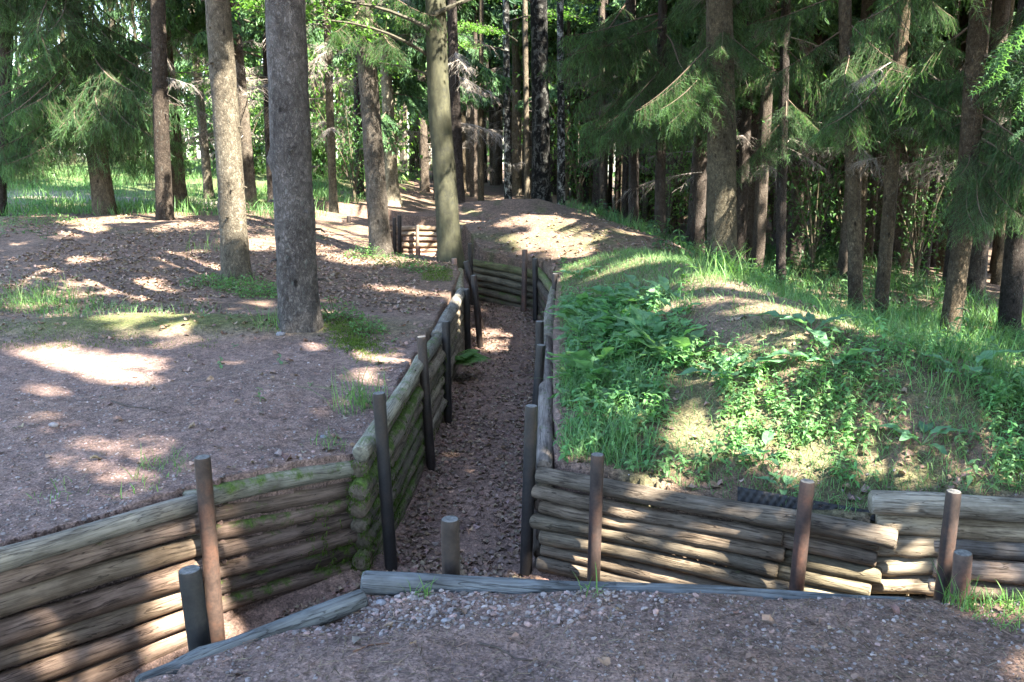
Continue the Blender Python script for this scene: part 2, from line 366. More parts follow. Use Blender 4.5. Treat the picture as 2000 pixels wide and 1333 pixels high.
# ------------------------------------------------------------------ ground
def axis(segs):
    out = []
    for a, b, s0, s1 in segs:
        n = max(2, int(round((b - a) / ((s0 + s1) / 2)))); t = np.linspace(0, 1, n + 1)[:-1]
        w = s0 * t + (s1 - s0) * t * t / 2; w = w / (s0 + (s1 - s0) / 2)
        out.append(a + (b - a) * w)
    out.append([segs[-1][1]]); return np.concatenate(out)
gx = axis([(-90, -14, 5, .6), (-14, -4, .3, .08), (-4, -2.2, .06, .035), (-2.2, 2.6, .03, .03), (2.6, 5, .04, .08), (5, 16, .1, .6), (16, 90, .6, 5)])
gy = axis([(-30, 0, 3, .4), (0, 2, .2, .05), (2, 5.4, .028, .028), (5.4, 15.5, .03, .05), (15.5, 24, .06, .1), (24, 40, .2, .6), (40, 120, .8, 6)])
GX, GY = np.meshgrid(gx, gy)
BANK = H(GX, GY); SD = trench_sd(GX, GY)
GZ = np.where(SD < .045, -.97, BANK)
def soil(x, y):
    n1 = fbm(x * .9, y * .9, 31); n2 = fbm(x * 2.7, y * 2.7, 37)
    def w(t): return np.clip(t, 0, 1)[..., None]
    c = np.broadcast_to(np.array([.178, .124, .103]), x.shape + (3,)).copy()                       # gravel
    k = lambda wgt, colr: c * (1 - w(wgt)) + np.array(colr) * w(wgt)
    c = k(smooth((y - 8.2 + (n1 - .5) * 3) / 1.4), (.138, .096, .071))                              # needle and leaf litter
    c = k(smooth((n1 - .42) * 5 + x * .25 - .1) * smooth((3.5 - y) / .4) * .7, (.165, .108, .078))
    c = k(smooth((n1 - .48) * 5) * smooth((8 - y) / 2) * smooth((y - 3.5) / .5) * .45, (.155, .112, .09))
    c = k(smooth((n2 - .55) * 6) * smooth((y - 8) / 2) * .5, (.085, .065, .05))
    c = k(smooth((x - .3) / .3) * smooth((y - 4.2) / .3), (.125, .09, .064))                       # mound earth
    c = k(smooth((x - .4) / .3) * smooth((y - 4.2) / .3) * smooth((12.3 - y) / 1) * smooth((n2 - .42) * 5) * .6, (.085, .095, .04))
    c = k(np.exp(-(((x - 1.9) / .55) ** 2 + ((y - 7.4) / 1.1) ** 2)) * 1.1, (.15, .115, .08))
    c = k(smooth((y - 14) / 1) * smooth((n2 - .55) * 5) * .6, (.10, .105, .045))
    c = k(smooth((x - 3.0) / .8) * smooth((y - 6.5) / 1.5) * smooth((n1 - .3) * 4), (.06, .07, .035))
    c = k(np.exp(-(((x - 4.6) / .9) ** 2 + ((y - 9.6 + (x - 4.6) * .9) / .8) ** 2)) * 1.2, (.20, .145, .105))
    c = k(np.exp(-(((x + 3.0) / 1.7) ** 2 + ((y - 8.25) / .42) ** 2)) * 1.5 * (.5 + n2), (.10, .11, .042))   # mossy hump
    c = k(smooth((-x - 4) / 3) * smooth((y - 19) / 4) * .9, (.085, .12, .045))                     # grassy clearing
    c = k(smooth((y - 13) / 3) * smooth((x - 3.5) / 2) * smooth((n1 - .25) * 4), (.085, .062, .045))
    pth = np.exp(-((y - 21.5 + (x + 8) * .35) / .9) ** 2) * smooth((-x - 5) / 2)
    c = k(pth, (.19, .15, .145))
    return c
ny, nx = GX.shape
ii = (np.arange(ny - 1)[:, None] * nx + np.arange(nx - 1)[None]).ravel()
GF = np.stack([ii, ii + 1, ii + 1 + nx, ii + nx], -1)
GV = np.stack([GX, GY, GZ], -1).reshape(-1, 3)
ground = link('ground', mesh_np('ground', GV, [GF], [M_GROUND], soil(GX, GY).reshape(-1, 3), None, None, True))
tag(ground, kind='structure')
# trench floor sheet
FZ = -.85 + (fbm(GX * 2.2, GY * 2.2, 51) - .5) * .07 + .05 * smooth((.12 + SD) / .12)
sd_f = SD.reshape(-1)[GF].max(1) < .09
keep = GF[sd_f]; used, inv = np.unique(keep, return_inverse=True)
FV = np.stack([GX, GY, FZ], -1).reshape(-1, 3)[used]
fcol = np.array([.165, .113, .09]) * (.7 + .6 * fbm(FV[:, 0] * 3, FV[:, 1] * 3, 53))[:, None]
path = link('trench_path', mesh_np('trench_path', FV, [inv.reshape(-1, 4)], [M_GROUND], fcol, None, None, True)); tag(path, kind='structure')
def floor_z(x, y): return -.85 + (fbm(np.asarray(x) * 2.2, np.asarray(y) * 2.2, 51) - .5) * .07

# ------------------------------------------------------------------ log walls
def log_mesh(p0, p1, r, seed, tint, moss=0.0, taper=.92):
    g = np.random.default_rng(seed)
    L = np.linalg.norm(np.subtract(p1, p0)); n = max(8, int(L / .085)); t = np.linspace(0, 1, n)
    path = np.asarray(p0)[None] * (1 - t)[:, None] + np.asarray(p1)[None] * t[:, None]
    bow = (g.random(3) - .5) * .03 * min(1, L / 1.5)
    path += np.sin(t * math.pi)[:, None] * bow[None] * np.array([1, 1, .9]) + np.stack([np.zeros(n), np.zeros(n), .005 * np.sin(t * L * 4 + seed)], -1)
    rad = r * (1 + (taper - 1) * (t if g.random() < .5 else 1 - t))
    ph = g.random(6) * 6.28; kn = g.random((int(4 + L * 6), 3))
    def rf(ln, a, rr):
        rr = rr * (1 + .045 * np.sin(2 * a + ph[0] + ln * 1.3) + .03 * np.sin(3 * a + ph[1] - ln * 2) + .03 * np.sin(ln * 7 + ph[2]) + .02 * np.sin(ln * 17 + a * 2 + ph[3]))
        for k in kn:
            da = np.angle(np.exp(1j * (a - k[1] * 6.283)))
            rr = rr + r * (.10 + .28 * k[2] ** 3) * np.exp(-((ln - k[0] * L) / .022) ** 2 - (da / .28) ** 2)
        return rr
    V, F, loc, caps = tube(path, rad, 16, True, radfn=rf)
    loc = loc + np.array([seed * 1.37 % 50, 0, 0])
    ns = 16; nv = len(V)
    # rounded, slightly recessed sawn ends
    extra, ef, el = [], [], []
    for e, (ring, c, sgn) in enumerate(((np.arange(ns), path[0], -1), (np.arange(ns) + (n - 1) * ns, path[-1], 1))):
        ax = (path[-1] - path[0]) / L * sgn
        inner = c[None] + (V[ring] - c[None]) * .84 + ax * .012
        base = nv + len(extra) * 1
        extra += list(inner); el += list(loc[ring] * np.array([1, .84, .84]))
        q = np.arange(ns); q2 = (q + 1) % ns
        if sgn > 0: ef.append(('q', np.stack([ring[q], ring[q2], base + q2, base + q], -1))); ef.append(('c', (base + q)[None]))
        else: ef.append(('q', np.stack([ring[q2], ring[q], base + q, base + q2], -1))); ef.append(('c', (base + q[::-1])[None]))
    V = np.concatenate([V, np.array(extra)]); loc = np.concatenate([loc, np.array(el)])
    quads = [F] + [f for k, f in ef if k == 'q']; ends = [f for k, f in ef if k == 'c']
    me = mesh_np('log', V, [np.concatenate(quads), np.concatenate(ends)], [M_WOOD, M_END], tint, loc, [0, 1], True)
    a = me.attributes.new('moss', 'FLOAT', 'POINT')
    nz = np.clip(rf_norm(V, path, t), 0, 1)
    a.data.foreach_set('value', (moss * (.55 + .45 * nz)).astype(np.float32))
    return me
def rf_norm(V, path, t):
    d = path[-1] - path[0]; L2 = d @ d
    tt = np.clip(((V - path[0]) @ d) / L2, 0, 1); c = path[0] + tt[:, None] * d
    v = V - c; return v[:, 2] / (np.linalg.norm(v, axis=1) + 1e-9)
GREY, BROWN, DARK, WARM = (.16, .15, .133), (.14, .108, .08), (.08, .062, .05), (.26, .19, .145)  # last tint has the far wall's sunlight in its colour
wall_n = [0]
def log_wall(label, p0, p1, z0, z1, rows, r, tops=GREY, body=BROWN, moss=0., jit=.06, r_top=None, group='log walls of the trench', cuts=None, moss_side=None, lean=.0, low_trim=None):
    p0, p1 = np.asarray(p0, float), np.asarray(p1, float); d = (p1 - p0) / np.linalg.norm(p1 - p0)
    g = np.random.default_rng(100 + wall_n[0]); wall_n[0] += 1
    c = (p0 + p1) / 2
    root = empty('log_wall', (c[0], c[1], -.85), label, 'log wall', group); root['kind'] = 'thing'
    zc = 0.; nrm = np.array([-d[1], d[0]])
    for i in range(rows):
        rr = (r_top if (i == 0 and r_top) else r) * (1 + (g.random() - .5) * .16)
        zc += rr
        e0, e1 = (g.random() - .5) * 2 * jit, (g.random() - .5) * 2 * jit
        cut0, cut1 = (cuts or {}).get(i, (0, 0))
        off = (g.random() - .5) * .035 + lean * i
        a = np.append(p0 + d * (e0 + cut0) + nrm * off, z0 - zc); b = np.append(p1 + d * (e1 - cut1) + nrm * (off + (g.random() - .5) * .02), z1 - zc + (g.random() - .5) * .012)
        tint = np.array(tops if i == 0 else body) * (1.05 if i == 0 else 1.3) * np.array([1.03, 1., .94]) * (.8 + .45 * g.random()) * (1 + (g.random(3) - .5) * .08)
        mo = moss * (.6 + .7 * g.random()) if moss else 0.
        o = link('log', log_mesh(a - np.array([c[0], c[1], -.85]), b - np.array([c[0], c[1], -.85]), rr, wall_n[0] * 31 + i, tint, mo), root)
        zc += rr * 1.0
    return root
LW = []
LW.append(log_wall('long log wall left of the tall post at the near left trench arm', (-3.0, 2.57), (-1.60, 4.24), .07, -.04, 8, .060, GREY, (.165, .122, .092), .08, .05, r_top=.052))
LW.append(log_wall('shadowed log wall with mossy right end between the two tall left posts', (-1.66, 4.27), (-.93, 5.08), -.035, -.165, 7, .052, GREY, (.115, .088, .07), .24, .05, r_top=.05))
LW.append(log_wall('mossy log wall at the left corner of the main trench', (-.90, 4.98), (-.735, 6.85), -.03, .09, 8, .058, GREY, (.13, .11, .085), .30, .05))
LW.append(log_wall('low log wall with gaps and moss, second along the left trench side', (-.76, 6.75), (-.68, 8.25), -.0, .0, 7, .060, GREY, (.18, .15, .115), .27, .10))
LW.append(log_wall('long grey log wall, third along the left trench side', (-.72, 8.15), (-.64, 11.0), .03, .0, 7, .062, GREY, (.18, .155, .12), .2, .08))
LW.append(log_wall('log wall on the left trench side nearest the beech', (-.66, 10.95), (-.80, 13.4), .0, -.05, 7, .06, (.2, .18, .14), (.15, .13, .1), .25, .06))
LW.append(log_wall('dark mossy log wall closing the far end of the main trench', (-.70, 15.05), (.42, 14.18), -.10, -.22, 6, .060, (.12, .115, .06), (.095, .085, .06), .22, .04))
LW.append(log_wall('log wall seen by its sawn ends at the right corner of the main trench', (.20, 5.02), (.33, 8.2), -.13, -.02, 7, .056, GREY, DARK, .2, .06))
LW.append(log_wall('log wall under the plants, second along the right trench side', (.34, 8.15), (.54, 11.5), .0, -.03, 7, .06, GREY, DARK, .25, .06))
LW.append(log_wall('log wall on the right trench side next to the end wall', (.53, 11.45), (.42, 14.1), -.05, -.15, 6, .062, (.15, .14, .08), DARK, .25, .06))
LW.append(log_wall('long log wall of thin stacked logs in front of the green mound', (.16, 4.97), (1.95, 4.25), -.165, -.235, 7, .0455, (.145, .128, .10), (.112, .092, .068), .05, .035, r_top=.052, cuts={6: (0, .3), 1: (0, .55), 2: (0, .52), 3: (-.02, .55), 4: (0, .50), 5: (0, .2)}))
LW.append(log_wall('short log stack filling behind the second right post', (1.25, 4.57), (1.90, 4.30), -.262, -.300, 6, .0435, (.12, .10, .072), (.12, .10, .072), .06, .03))
LW.append(log_wall('log wall with a thick raised top log at the right edge', (1.86, 4.40), (4.6, 4.02), -.085, -.06, 6, .058, (.20, .18, .145), (.21, .175, .13), .03, .05, r_top=.070, cuts={1: (.03, 0), 2: (-.02, 2.35), 3: (-.03, 2.38), 4: (.02, 2.3)}))
LW.append(log_wall('pale sunlit logs at the right edge past the short stub post', (2.22, 4.33), (4.6, 3.98), -.325, -.30, 4, .056, GREY, (.27, .22, .165), .0, .02))  # paler body tint puts the sun into these logs
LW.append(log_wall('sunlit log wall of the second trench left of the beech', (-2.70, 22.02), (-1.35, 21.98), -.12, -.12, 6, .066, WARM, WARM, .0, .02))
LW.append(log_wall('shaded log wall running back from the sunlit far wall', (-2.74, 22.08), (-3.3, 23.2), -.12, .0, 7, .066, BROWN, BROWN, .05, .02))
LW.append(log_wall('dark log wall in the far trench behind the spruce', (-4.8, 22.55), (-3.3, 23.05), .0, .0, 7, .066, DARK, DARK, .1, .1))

# edging timbers of the near bank
def timber(label, a, b, r, tint, seed):
    a, b = np.asarray(a, float), np.asarray(b, float); c = (a + b) / 2
    o = link('edging_timber', log_mesh(a - c, b - c, r, seed, tint, .0), None, tuple(c)); tag(o, label, 'timber')
    return o
timber('long grey edging timber along the near trench rim', (-.575, 3.20, .0), (1.52, 3.10, -.058), .050, (.12, .128, .13), 901)
timber('grey edging timber with a knot, lower left near rim', (-.575, 3.10, -.012), (-1.20, 2.585, -.045), .040, (.115, .122, .122), 902)

# ------------------------------------------------------------------ steel posts
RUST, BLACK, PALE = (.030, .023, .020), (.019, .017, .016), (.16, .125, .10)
def post(label, top, low, Y, dia=.078, tint=RUST, zb=-1.05, Yb=None):
    a = atY(top[0], top[1], Y); b = atY(low[0], low[1], Yb or Y)
    d = (b - a) / np.linalg.norm(b - a); d[1] *= .4
    d /= np.linalg.norm(d)
    base = a + d * ((zb - a[2]) / d[2])
    root_z = min(base[2] + .2, -.85)
    acc = Acc(); r = dia / 2
    t = np.array([0, .03, .5, .97, .985, 1.0]); rr = np.array([r, r, r * .995, r, r, r * .95])
    P = base[None] * (1 - t)[:, None] + a[None] * t[:, None]
    root = empty('steel_post', tuple(base), label, 'post', 'steel posts holding the log walls')
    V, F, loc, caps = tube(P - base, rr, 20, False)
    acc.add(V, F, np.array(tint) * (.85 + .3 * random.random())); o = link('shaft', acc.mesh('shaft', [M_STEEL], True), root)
    acc = Acc(); ax = (a - base) / np.linalg.norm(a - base)
    V, F, loc, caps = tube(np.array([a - ax * .012, a - ax * .002, a + ax * .001]) - base, [r * .93, r * .93, r * .86], 20, True)
    acc.add(V, [F] + caps, (1, 1, 1)); link('top_cap', acc.mesh('top_cap', [M_CAP], False), root)
    return root
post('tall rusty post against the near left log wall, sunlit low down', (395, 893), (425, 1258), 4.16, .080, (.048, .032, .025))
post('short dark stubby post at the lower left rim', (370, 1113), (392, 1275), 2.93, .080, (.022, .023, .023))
post('short brown stub post in the middle behind the edging timber', (879, 1014), (881, 1125), 3.37, .075)
post('tall dark post at the left corner of the main trench', (740, 768), (763, 1095), 5.05, .078, BLACK)
post('brown leaning post in front of the step in the left trench wall', (823, 658), (842, 912), 6.75, .076)
post('dark post just past the leaning one, beside the fern', (871, 628), (875, 820), 8.05, .078, BLACK)
post('dark upright post past the fern on the left trench side', (911, 565), (914, 690), 10.7, .080, BLACK)
post('brown leaning post paired with the dark one on the left side', (925, 538), (938, 678), 11.3, .080)
post('post leaning at the far left bend before the beech', (910, 511), (922, 560), 12.6, .080)
post('short stub post left of the beech bend', (887, 505), (888, 522), 13.3, .08, (.13, .085, .07))
post('thin dark post beside the beech roots', (918, 476), (920, 540), 14.6, .078, BLACK)
post('pale topped post standing before the far end wall', (1025, 488), (1023, 605), 14.05, .088, (.085, .06, .05))
post('dark post at the right corner of the far end wall', (1045, 505), (1046, 625), 13.3, .085, BLACK)
post('post half hidden by leaves past the mound edge', (1085, 535), (1083, 600), 11.1, .08)
post('post showing only its upper end above the green plants', (1054, 628), (1054, 680), 7.7, .075, BLACK)
post('post stub in front of that one beside the dock leaves', (1057, 674), (1052, 740), 6.75, .075, BLACK)
post('tall dark post at the right corner of the main trench', (1038, 793), (1027, 1118), 4.98, .075, BLACK)
post('dark post at the left end of the front right wall', (1167, 888), (1159, 1138), 4.70, .075, (.033, .024, .021))
post('reddish leaning post in the middle of the front right wall', (1577, 940), (1555, 1155), 4.27, .075, (.046, .030, .025))
post('leaning post before the thick raised log at the right', (1863, 960), (1843, 1130), 4.10, .072, (.036, .026, .022))
post('short sunlit stub post in the grass at the right rim', (1881, 1080), (1876, 1145), 3.45, .074, (.058, .04, .033))
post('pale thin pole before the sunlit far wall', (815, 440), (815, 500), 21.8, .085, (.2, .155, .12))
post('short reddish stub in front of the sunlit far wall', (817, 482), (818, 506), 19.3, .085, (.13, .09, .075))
post('left one of two posts beyond the log on the left bank', (673, 430), (674, 475), 18.4, .09, (.12, .09, .075))
post('right one of two posts beyond the log on the left bank', (681, 422), (682, 480), 18.6, .085)
post('left one of two dark posts right of the spruce trunk', (770, 426), (771, 490), 20.4, .085, BLACK)
post('right one of two dark posts right of the spruce trunk', (780, 421), (781, 490), 20.9, .09, BLACK)

# ------------------------------------------------------------------ wanted sun patches, for which gaps are carved in the boughs: (point, radius)
HOLES = []
def hole(px, py, r, Y=None, z=None):
    P = atY(px, py, Y) if Y else (atz(px, py, z) if z is not None else ground_hit(px, py))
    HOLES.append((P, r))
for px, py, r in [(120, 715, .34), (180, 725, .30), (70, 700, .25), (230, 715, .22), (10, 690, .28), (100, 745, .2), (230, 648, .12), (330, 650, .14), (420, 705, .12),
                  (70, 850, .10), (275, 842, .13), (180, 900, .12), (60, 905, .1), (240, 880, .08), (700, 735, .16), (660, 725, .1), (755, 690, .16), (730, 560, .2), (780, 567, .2), (840, 577, .2), (890, 585, .15),
                  (330, 505, .3), (285, 555, .3), (170, 505, .25), (285, 612, .26), (230, 618, .2), (400, 520, .25), (640, 605, .15), (90, 420, .5), (170, 430, .5), (230, 432, .4), (330, 448, .45), (370, 443, .4),
                  (400, 435, .5), (620, 425, .6), (500, 450, .4), (640, 415, .6), (600, 465, .3), (690, 405, .6), (70, 385, .6), (120, 400, .6), (820, 405, .5), (780, 410, .5),
                  (960, 420, .35), (1000, 428, .3), (1040, 420, .3), (930, 425, .25), (1000, 433, .25), (1060, 428, .35), (1100, 432, .35), (1140, 440, .3), (1010, 490, .14), (1050, 488, .14), (985, 497, .1), (880, 500, .2), (1330, 515, .18),
                  (1180, 535, .16), (1210, 515, .2), (1250, 505, .22), (1300, 512, .2), (1150, 550, .15), (1380, 540, .22), (1430, 560, .25), (1340, 552, .2), (1460, 575, .2), (1620, 690, .18), (1580, 640, .15),
                  (1450, 530, .4), (1500, 545, .4), (1560, 570, .35), (1780, 655, .5), (1840, 665, .4), (1720, 640, .3), (1920, 700, .4), (1980, 720, .4), (1700, 610, .3), (1850, 730, .3), (1650, 600, .3), (1990, 640, .4), (1960, 820, .3), (1950, 900, .2),
                  (1330, 850, .10), (1420, 800, .13), (1500, 760, .14), (1550, 830, .14), (1640, 800, .14), (1450, 860, .1), (1700, 850, .13), (1220, 600, .16), (1160, 640, .12), (1300, 590, .14), (1750, 900, .13), (1830, 870, .15), (1560, 900, .1), (1250, 700, .1), (1380, 720, .1), (1600, 740, .15), (1700, 760, .2), (1800, 800, .2), (1200, 830, .07), (1880, 1150, .12), (1850, 1165, .13), (1960, 1200, .12), (1930, 1290, .02), (1980, 1310, .03), (1110, 860, .08)]:
    hole(px, py, r)
for px, py, r, Y in [(330, 1125, .14, 4.0), (300, 1180, .11, 3.95), (340, 1215, .12, 4.05), (270, 1290, .14, 3.8), (220, 1270, .1, 3.7), (350, 1070, .08, 4.1), (60, 1160, .11, 3.4), (80, 1110, .08, 3.4), (20, 1230, .09, 3.3), (150, 1190, .08, 3.6), (425, 1100, .1, 4.2), (430, 1180, .1, 4.2), (410, 1030, .07, 4.2), (440, 1060, .07, 4.4), (510, 1070, .09, 4.5),
                     (460, 300, .3, 11.2), (458, 360, .3, 11.2), (465, 420, .22, 11.2), (445, 160, .22, 11.2), (450, 110, .15, 11.2), (440, 220, .14, 11.2), (712, 40, .2, 14), (715, 90, .22, 14), (760, 480, .18, 14), (720, 140, .12, 14),
                     (330, 245, .25, 17), (325, 170, .2, 17), (335, 300, .1, 17), (210, 370, .25, 16), (768, 330, .5, 25), (768, 380, .6, 25), (760, 280, .5, 25), (830, 470, .35, 22), (800, 480, .25, 22), (850, 460, .2, 22), (810, 455, .2, 22),
                     (1415, 120, .2, 14.5), (1418, 200, .26, 14.5), (1422, 380, .18, 14.5), (1200, 1000, .07, 4.6), (1300, 965, .08, 4.6), (1400, 1060, .08, 4.4), (1500, 1000, .09, 4.4), (1620, 1050, .09, 4.3), (1250, 1100, .08, 4.5), (1700, 1100, .09, 4.3), (1415, 250, .25, 14.5), (1420, 330, .16, 14.5), (1410, 190, .15, 14.5), (1425, 290, .16, 14.5), (1690, 480, .2, 14), (1680, 500, .15, 14), (1668, 340, .2, 14), (1665, 180, .15, 14), (1533, 380, .15, 16), (1540, 450, .12, 16), (1600, 520, .2, 15), (1720, 600, .12, 13.5), (1850, 610, .1, 12),
                     (1240, 985, .05, 4.7), (1290, 1010, .06, 4.6), (1490, 1040, .07, 4.4), (1340, 1075, .05, 4.5), (1650, 1090, .10, 4.35), (1780, 1020, .10, 4.3), (1740, 1140, .09, 4.3), (1940, 1100, .17, 4.2), (1960, 1050, .09, 4.2), (1250, 960, .04, 4.7), (1450, 985, .05, 4.5), (1600, 1010, .06, 4.3), (1700, 1040, .05, 4.3), (1560, 1080, .05, 4.2), (1882, 1110, .1, 3.5), (1850, 970, .06, 4.1), (1160, 945, .05, 4.7),
                     (1900, 360, .45, 10.5), (1860, 420, .4, 10.5), (1950, 380, .4, 10.5), (1790, 165, .4, 12), (1430, 15, .4, 13), (1350, 150, .4, 13), (1270, 190, .4, 14), (1130, 170, .5, 17), (800, 200, .6, 15), (950, 60, .6, 15), (770, 130, .5, 15), (700, 210, .4, 15), (980, 200, .5, 17), (800, 220, 1.2, 24), (250, 60, .4, 13), (260, 20, .4, 13), (185, 235, .25, 13)]:
    hole(px, py, r, Y)
hole(905, 722, .12, 9.6)
for px, py, r in [(948, 682, .16), (938, 650, .14), (930, 672, .08), (968, 668, .08), (950, 605, .1), (905, 900, .05), (930, 640, .07)]: hole(px, py, r, None, -.84)
gh = np.random.default_rng(5)
for k in range(210):
    hole(420 + 1580 * gh.random(), -40 + 430 * gh.random(), .12 + .34 * gh.random(), 13 + 17 * gh.random())
for k in range(46):
    hole(1070 + 900 * gh.random(), 560 + 390 * gh.random(), .02 + .12 * gh.random() ** 2)
for k in range(26):
    hole(1500 + 520 * gh.random(), 560 + 240 * gh.random(), .1 + .3 * gh.random())
for k in range(34):
    hole(720 * gh.random(), 640 + 330 * gh.random(), .012 + .06 * gh.random())
for k in range(30):
    hole(20 + 800 * gh.random(), 430 + 180 * gh.random(), .05 + .12 * gh.random())
HP = np.array([h[0] for h in HOLES]); HR = np.array([h[1] for h in HOLES])
def in_hole(Q, grow=1.0):
    out = np.zeros(len(Q), bool)
    for k in range(0, len(Q), 20000):
        q = Q[k:k + 20000]
        D = q[:, None] - HP[None]; s = D @ S
        d2 = (D ** 2).sum(-1) - s ** 2
        out[k:k + 20000] = ((d2 < ((HR[None] + .07) * grow) ** 2) & (s > .7)).any(1)
    return out

# ------------------------------------------------------------------ spruce boughs, dead boughs
def needle_twig(L, n, w=.0045, ln=.021, g=rng):
    """axis along +x with needles all round"""
    xs = np.repeat(np.linspace(.0, L, n), 4); a = np.tile(np.arange(4) * math.pi / 2, n) + np.repeat(np.arange(n) * .8, 4)
    d = np.stack([np.full(len(xs), .55), np.cos(a) * .85, np.sin(a) * .85], -1)
    p = np.stack([xs, np.zeros_like(xs), np.zeros_like(xs)], -1)
    s_ = np.cross(d, np.array([1., 0, 0])); s_ /= np.linalg.norm(s_, axis=1)[:, None]
    l = ln * np.where(xs > L * .85, .75, 1.)[:, None]
    V = np.stack([p - s_ * w / 2, p + s_ * w / 2, p + d * l], 1).reshape(-1, 3)
    F = np.arange(len(V)).reshape(-1, 3)
    return V, F
def strip_twig(L, w=.042):
    V, F = [], []
    for k, a in enumerate((.4, .4 + math.pi / 2)):
        u = np.array([0, math.cos(a), math.sin(a)]) * w / 2
        V += [np.array([0, 0, 0.]), np.array([L * .35, 0, 0]) + u, np.array([L, 0, 0]), np.array([L * .35, 0, 0]) - u]; F.append([4 * k, 4 * k + 1, 4 * k + 2, 4 * k + 3])
    return np.array(V), np.array(F)
def bough(seed, L=1.9, hang=.5, fine=True, tipcol=.5):
    """living spruce bough along +x: comb of side shoots, each hung with needled twigs"""
    g = np.random.default_rng(seed); acc = Acc()
    t = np.linspace(0, 1, 14); ax = np.stack([t * L, .06 * np.sin(t * 5 + seed), -.22 * L * t ** 1.3 + .10 * L * t ** 4], -1)
    V, F, loc, caps = tube(ax, .016 * (1 - t) + .003, 5, False); acc.add(V, F, (.10, .075, .055), None, 1)
    pts, Rm, sc, tt = [], [], [], []
    npair = 27
    for k in range(npair):
        u = .14 + .86 * (k + g.random() * .6) / npair
        P0 = np.array([np.interp(u, t, ax[:, i]) for i in range(3)])
        for sd in (-1, 1):
            if g.random() < .12: continue
            l = (.62 * (1 - u) ** .7 + .12) * (.7 + .5 * g.random()) * (L / 1.9) * min(1, u * 4)
            yaw = sd * R(62 - 22 * u + (g.random() - .5) * 55); droop = -.3 - 1.1 * hang * (.4 + .6 * g.random())
            m = max(3, int(l / .045)); q = np.linspace(0, 1, m)
            side = P0[None] + np.stack([np.cos(yaw) * q * l, np.sin(yaw) * q * l, droop * l * q ** 1.5], -1)
            if l > .2 and fine:
                V, F, loc, caps = tube(side, .0035, 3, False); acc.add(V, F, (.055, .045, .03), None, 1)
            for i in range(m):
                for s2 in (-1, 0, 1):
                    if g.random() < .15: continue
                    pts.append(side[i]); tw = .08 + .085 * g.random()
                    y2 = yaw + s2 * R(30 + 50 * g.random()) + (g.random() - .5) * .5
                    p2 = R(20 + 60 * hang * g.random() + (25 * hang if s2 == 0 else 0))
                    if s2 == 0: y2 = yaw + (g.random() - .5) * .5
                    Rm.append(rotz(np.array([y2]))[0] @ roty(np.array([p2]))[0]); sc.append(tw / .15)
                    f = u * .5 + (i / m) * .5
                    b = np.array([.070, .136, .066]) * (.45 + 1.0 * g.random())
                    if g.random() < tipcol * f: b = b * .45 + np.array([.095, .19, .06]) * .75
                    tt.append(b)
    TV, TF = needle_twig(.15, 11) if fine else strip_twig(.17, .055)
    scatter(acc, TV, TF, np.array(pts), np.array(sc), np.array(Rm), np.array(tt), 0)
    return acc.mesh('branch', [M_NEEDLE, M_TWIG])
def dead_bough(seed, L=1.7, n=26, grey=(.20, .175, .15)):
    g = np.random.default_rng(seed); acc = Acc()
    t = np.linspace(0, 1, 12); ax = np.stack([t * L, .10 * np.sin(t * 4 + seed), -.22 * L * t ** 1.6], -1)
    V, F, loc, caps = tube(ax, .012 * (1 - t) + .003, 4, False); acc.add(V, F, grey, None, 0)
    for k in range(n):
        u = .15 + .85 * g.random(); P0 = np.array([np.interp(u, t, ax[:, i]) for i in range(3)])
        l = (.2 + .5 * g.random()) * (1.15 - u * .6); yaw = (g.random() - .5) * 2.6; q = np.linspace(0, 1, 6)
        dr = .3 + .9 * g.random()
        side = P0 + np.stack([np.cos(yaw) * q * l, np.sin(yaw) * q * l, -dr * l * q ** 1.6], -1) + np.cumsum((g.random((6, 3)) - .5) * .018, 0)
        V, F, loc, caps = tube(side, .0045 * (1 - q) + .0018, 3, False); acc.add(V, F, np.array(grey) * (.7 + .6 * g.random()), None, 0)
        for j in range(4):
            i0 = g.integers(1, 5); y2 = yaw + (g.random() - .5) * 2.4; l2 = .08 + .2 * g.random(); q2 = np.linspace(0, 1, 4)
            s2 = side[i0] + np.stack([np.cos(y2) * q2 * l2, np.sin(y2) * q2 * l2, -(.2 + 1.3 * g.random()) * l2 * q2 ** 1.4], -1)
            V, F, loc, caps = tube(s2, .0024, 3, False); acc.add(V, F, np.array(grey) * (.7 + .6 * g.random()), None, 0)
    return acc.mesh('dead_branch', [M_TWIG])
BOUGH = [bough(200 + k, 1.9, .55 + .18 * k, True) for k in range(4)]
BOUGH_LO = [bough(230 + k, 1.9, .6 + .2 * k, False) for k in range(3)]
DEAD = [dead_bough(250 + k) for k in range(4)]
PALEDEAD = dead_bough(260, 1.6, 34, (.25, .225, .19))

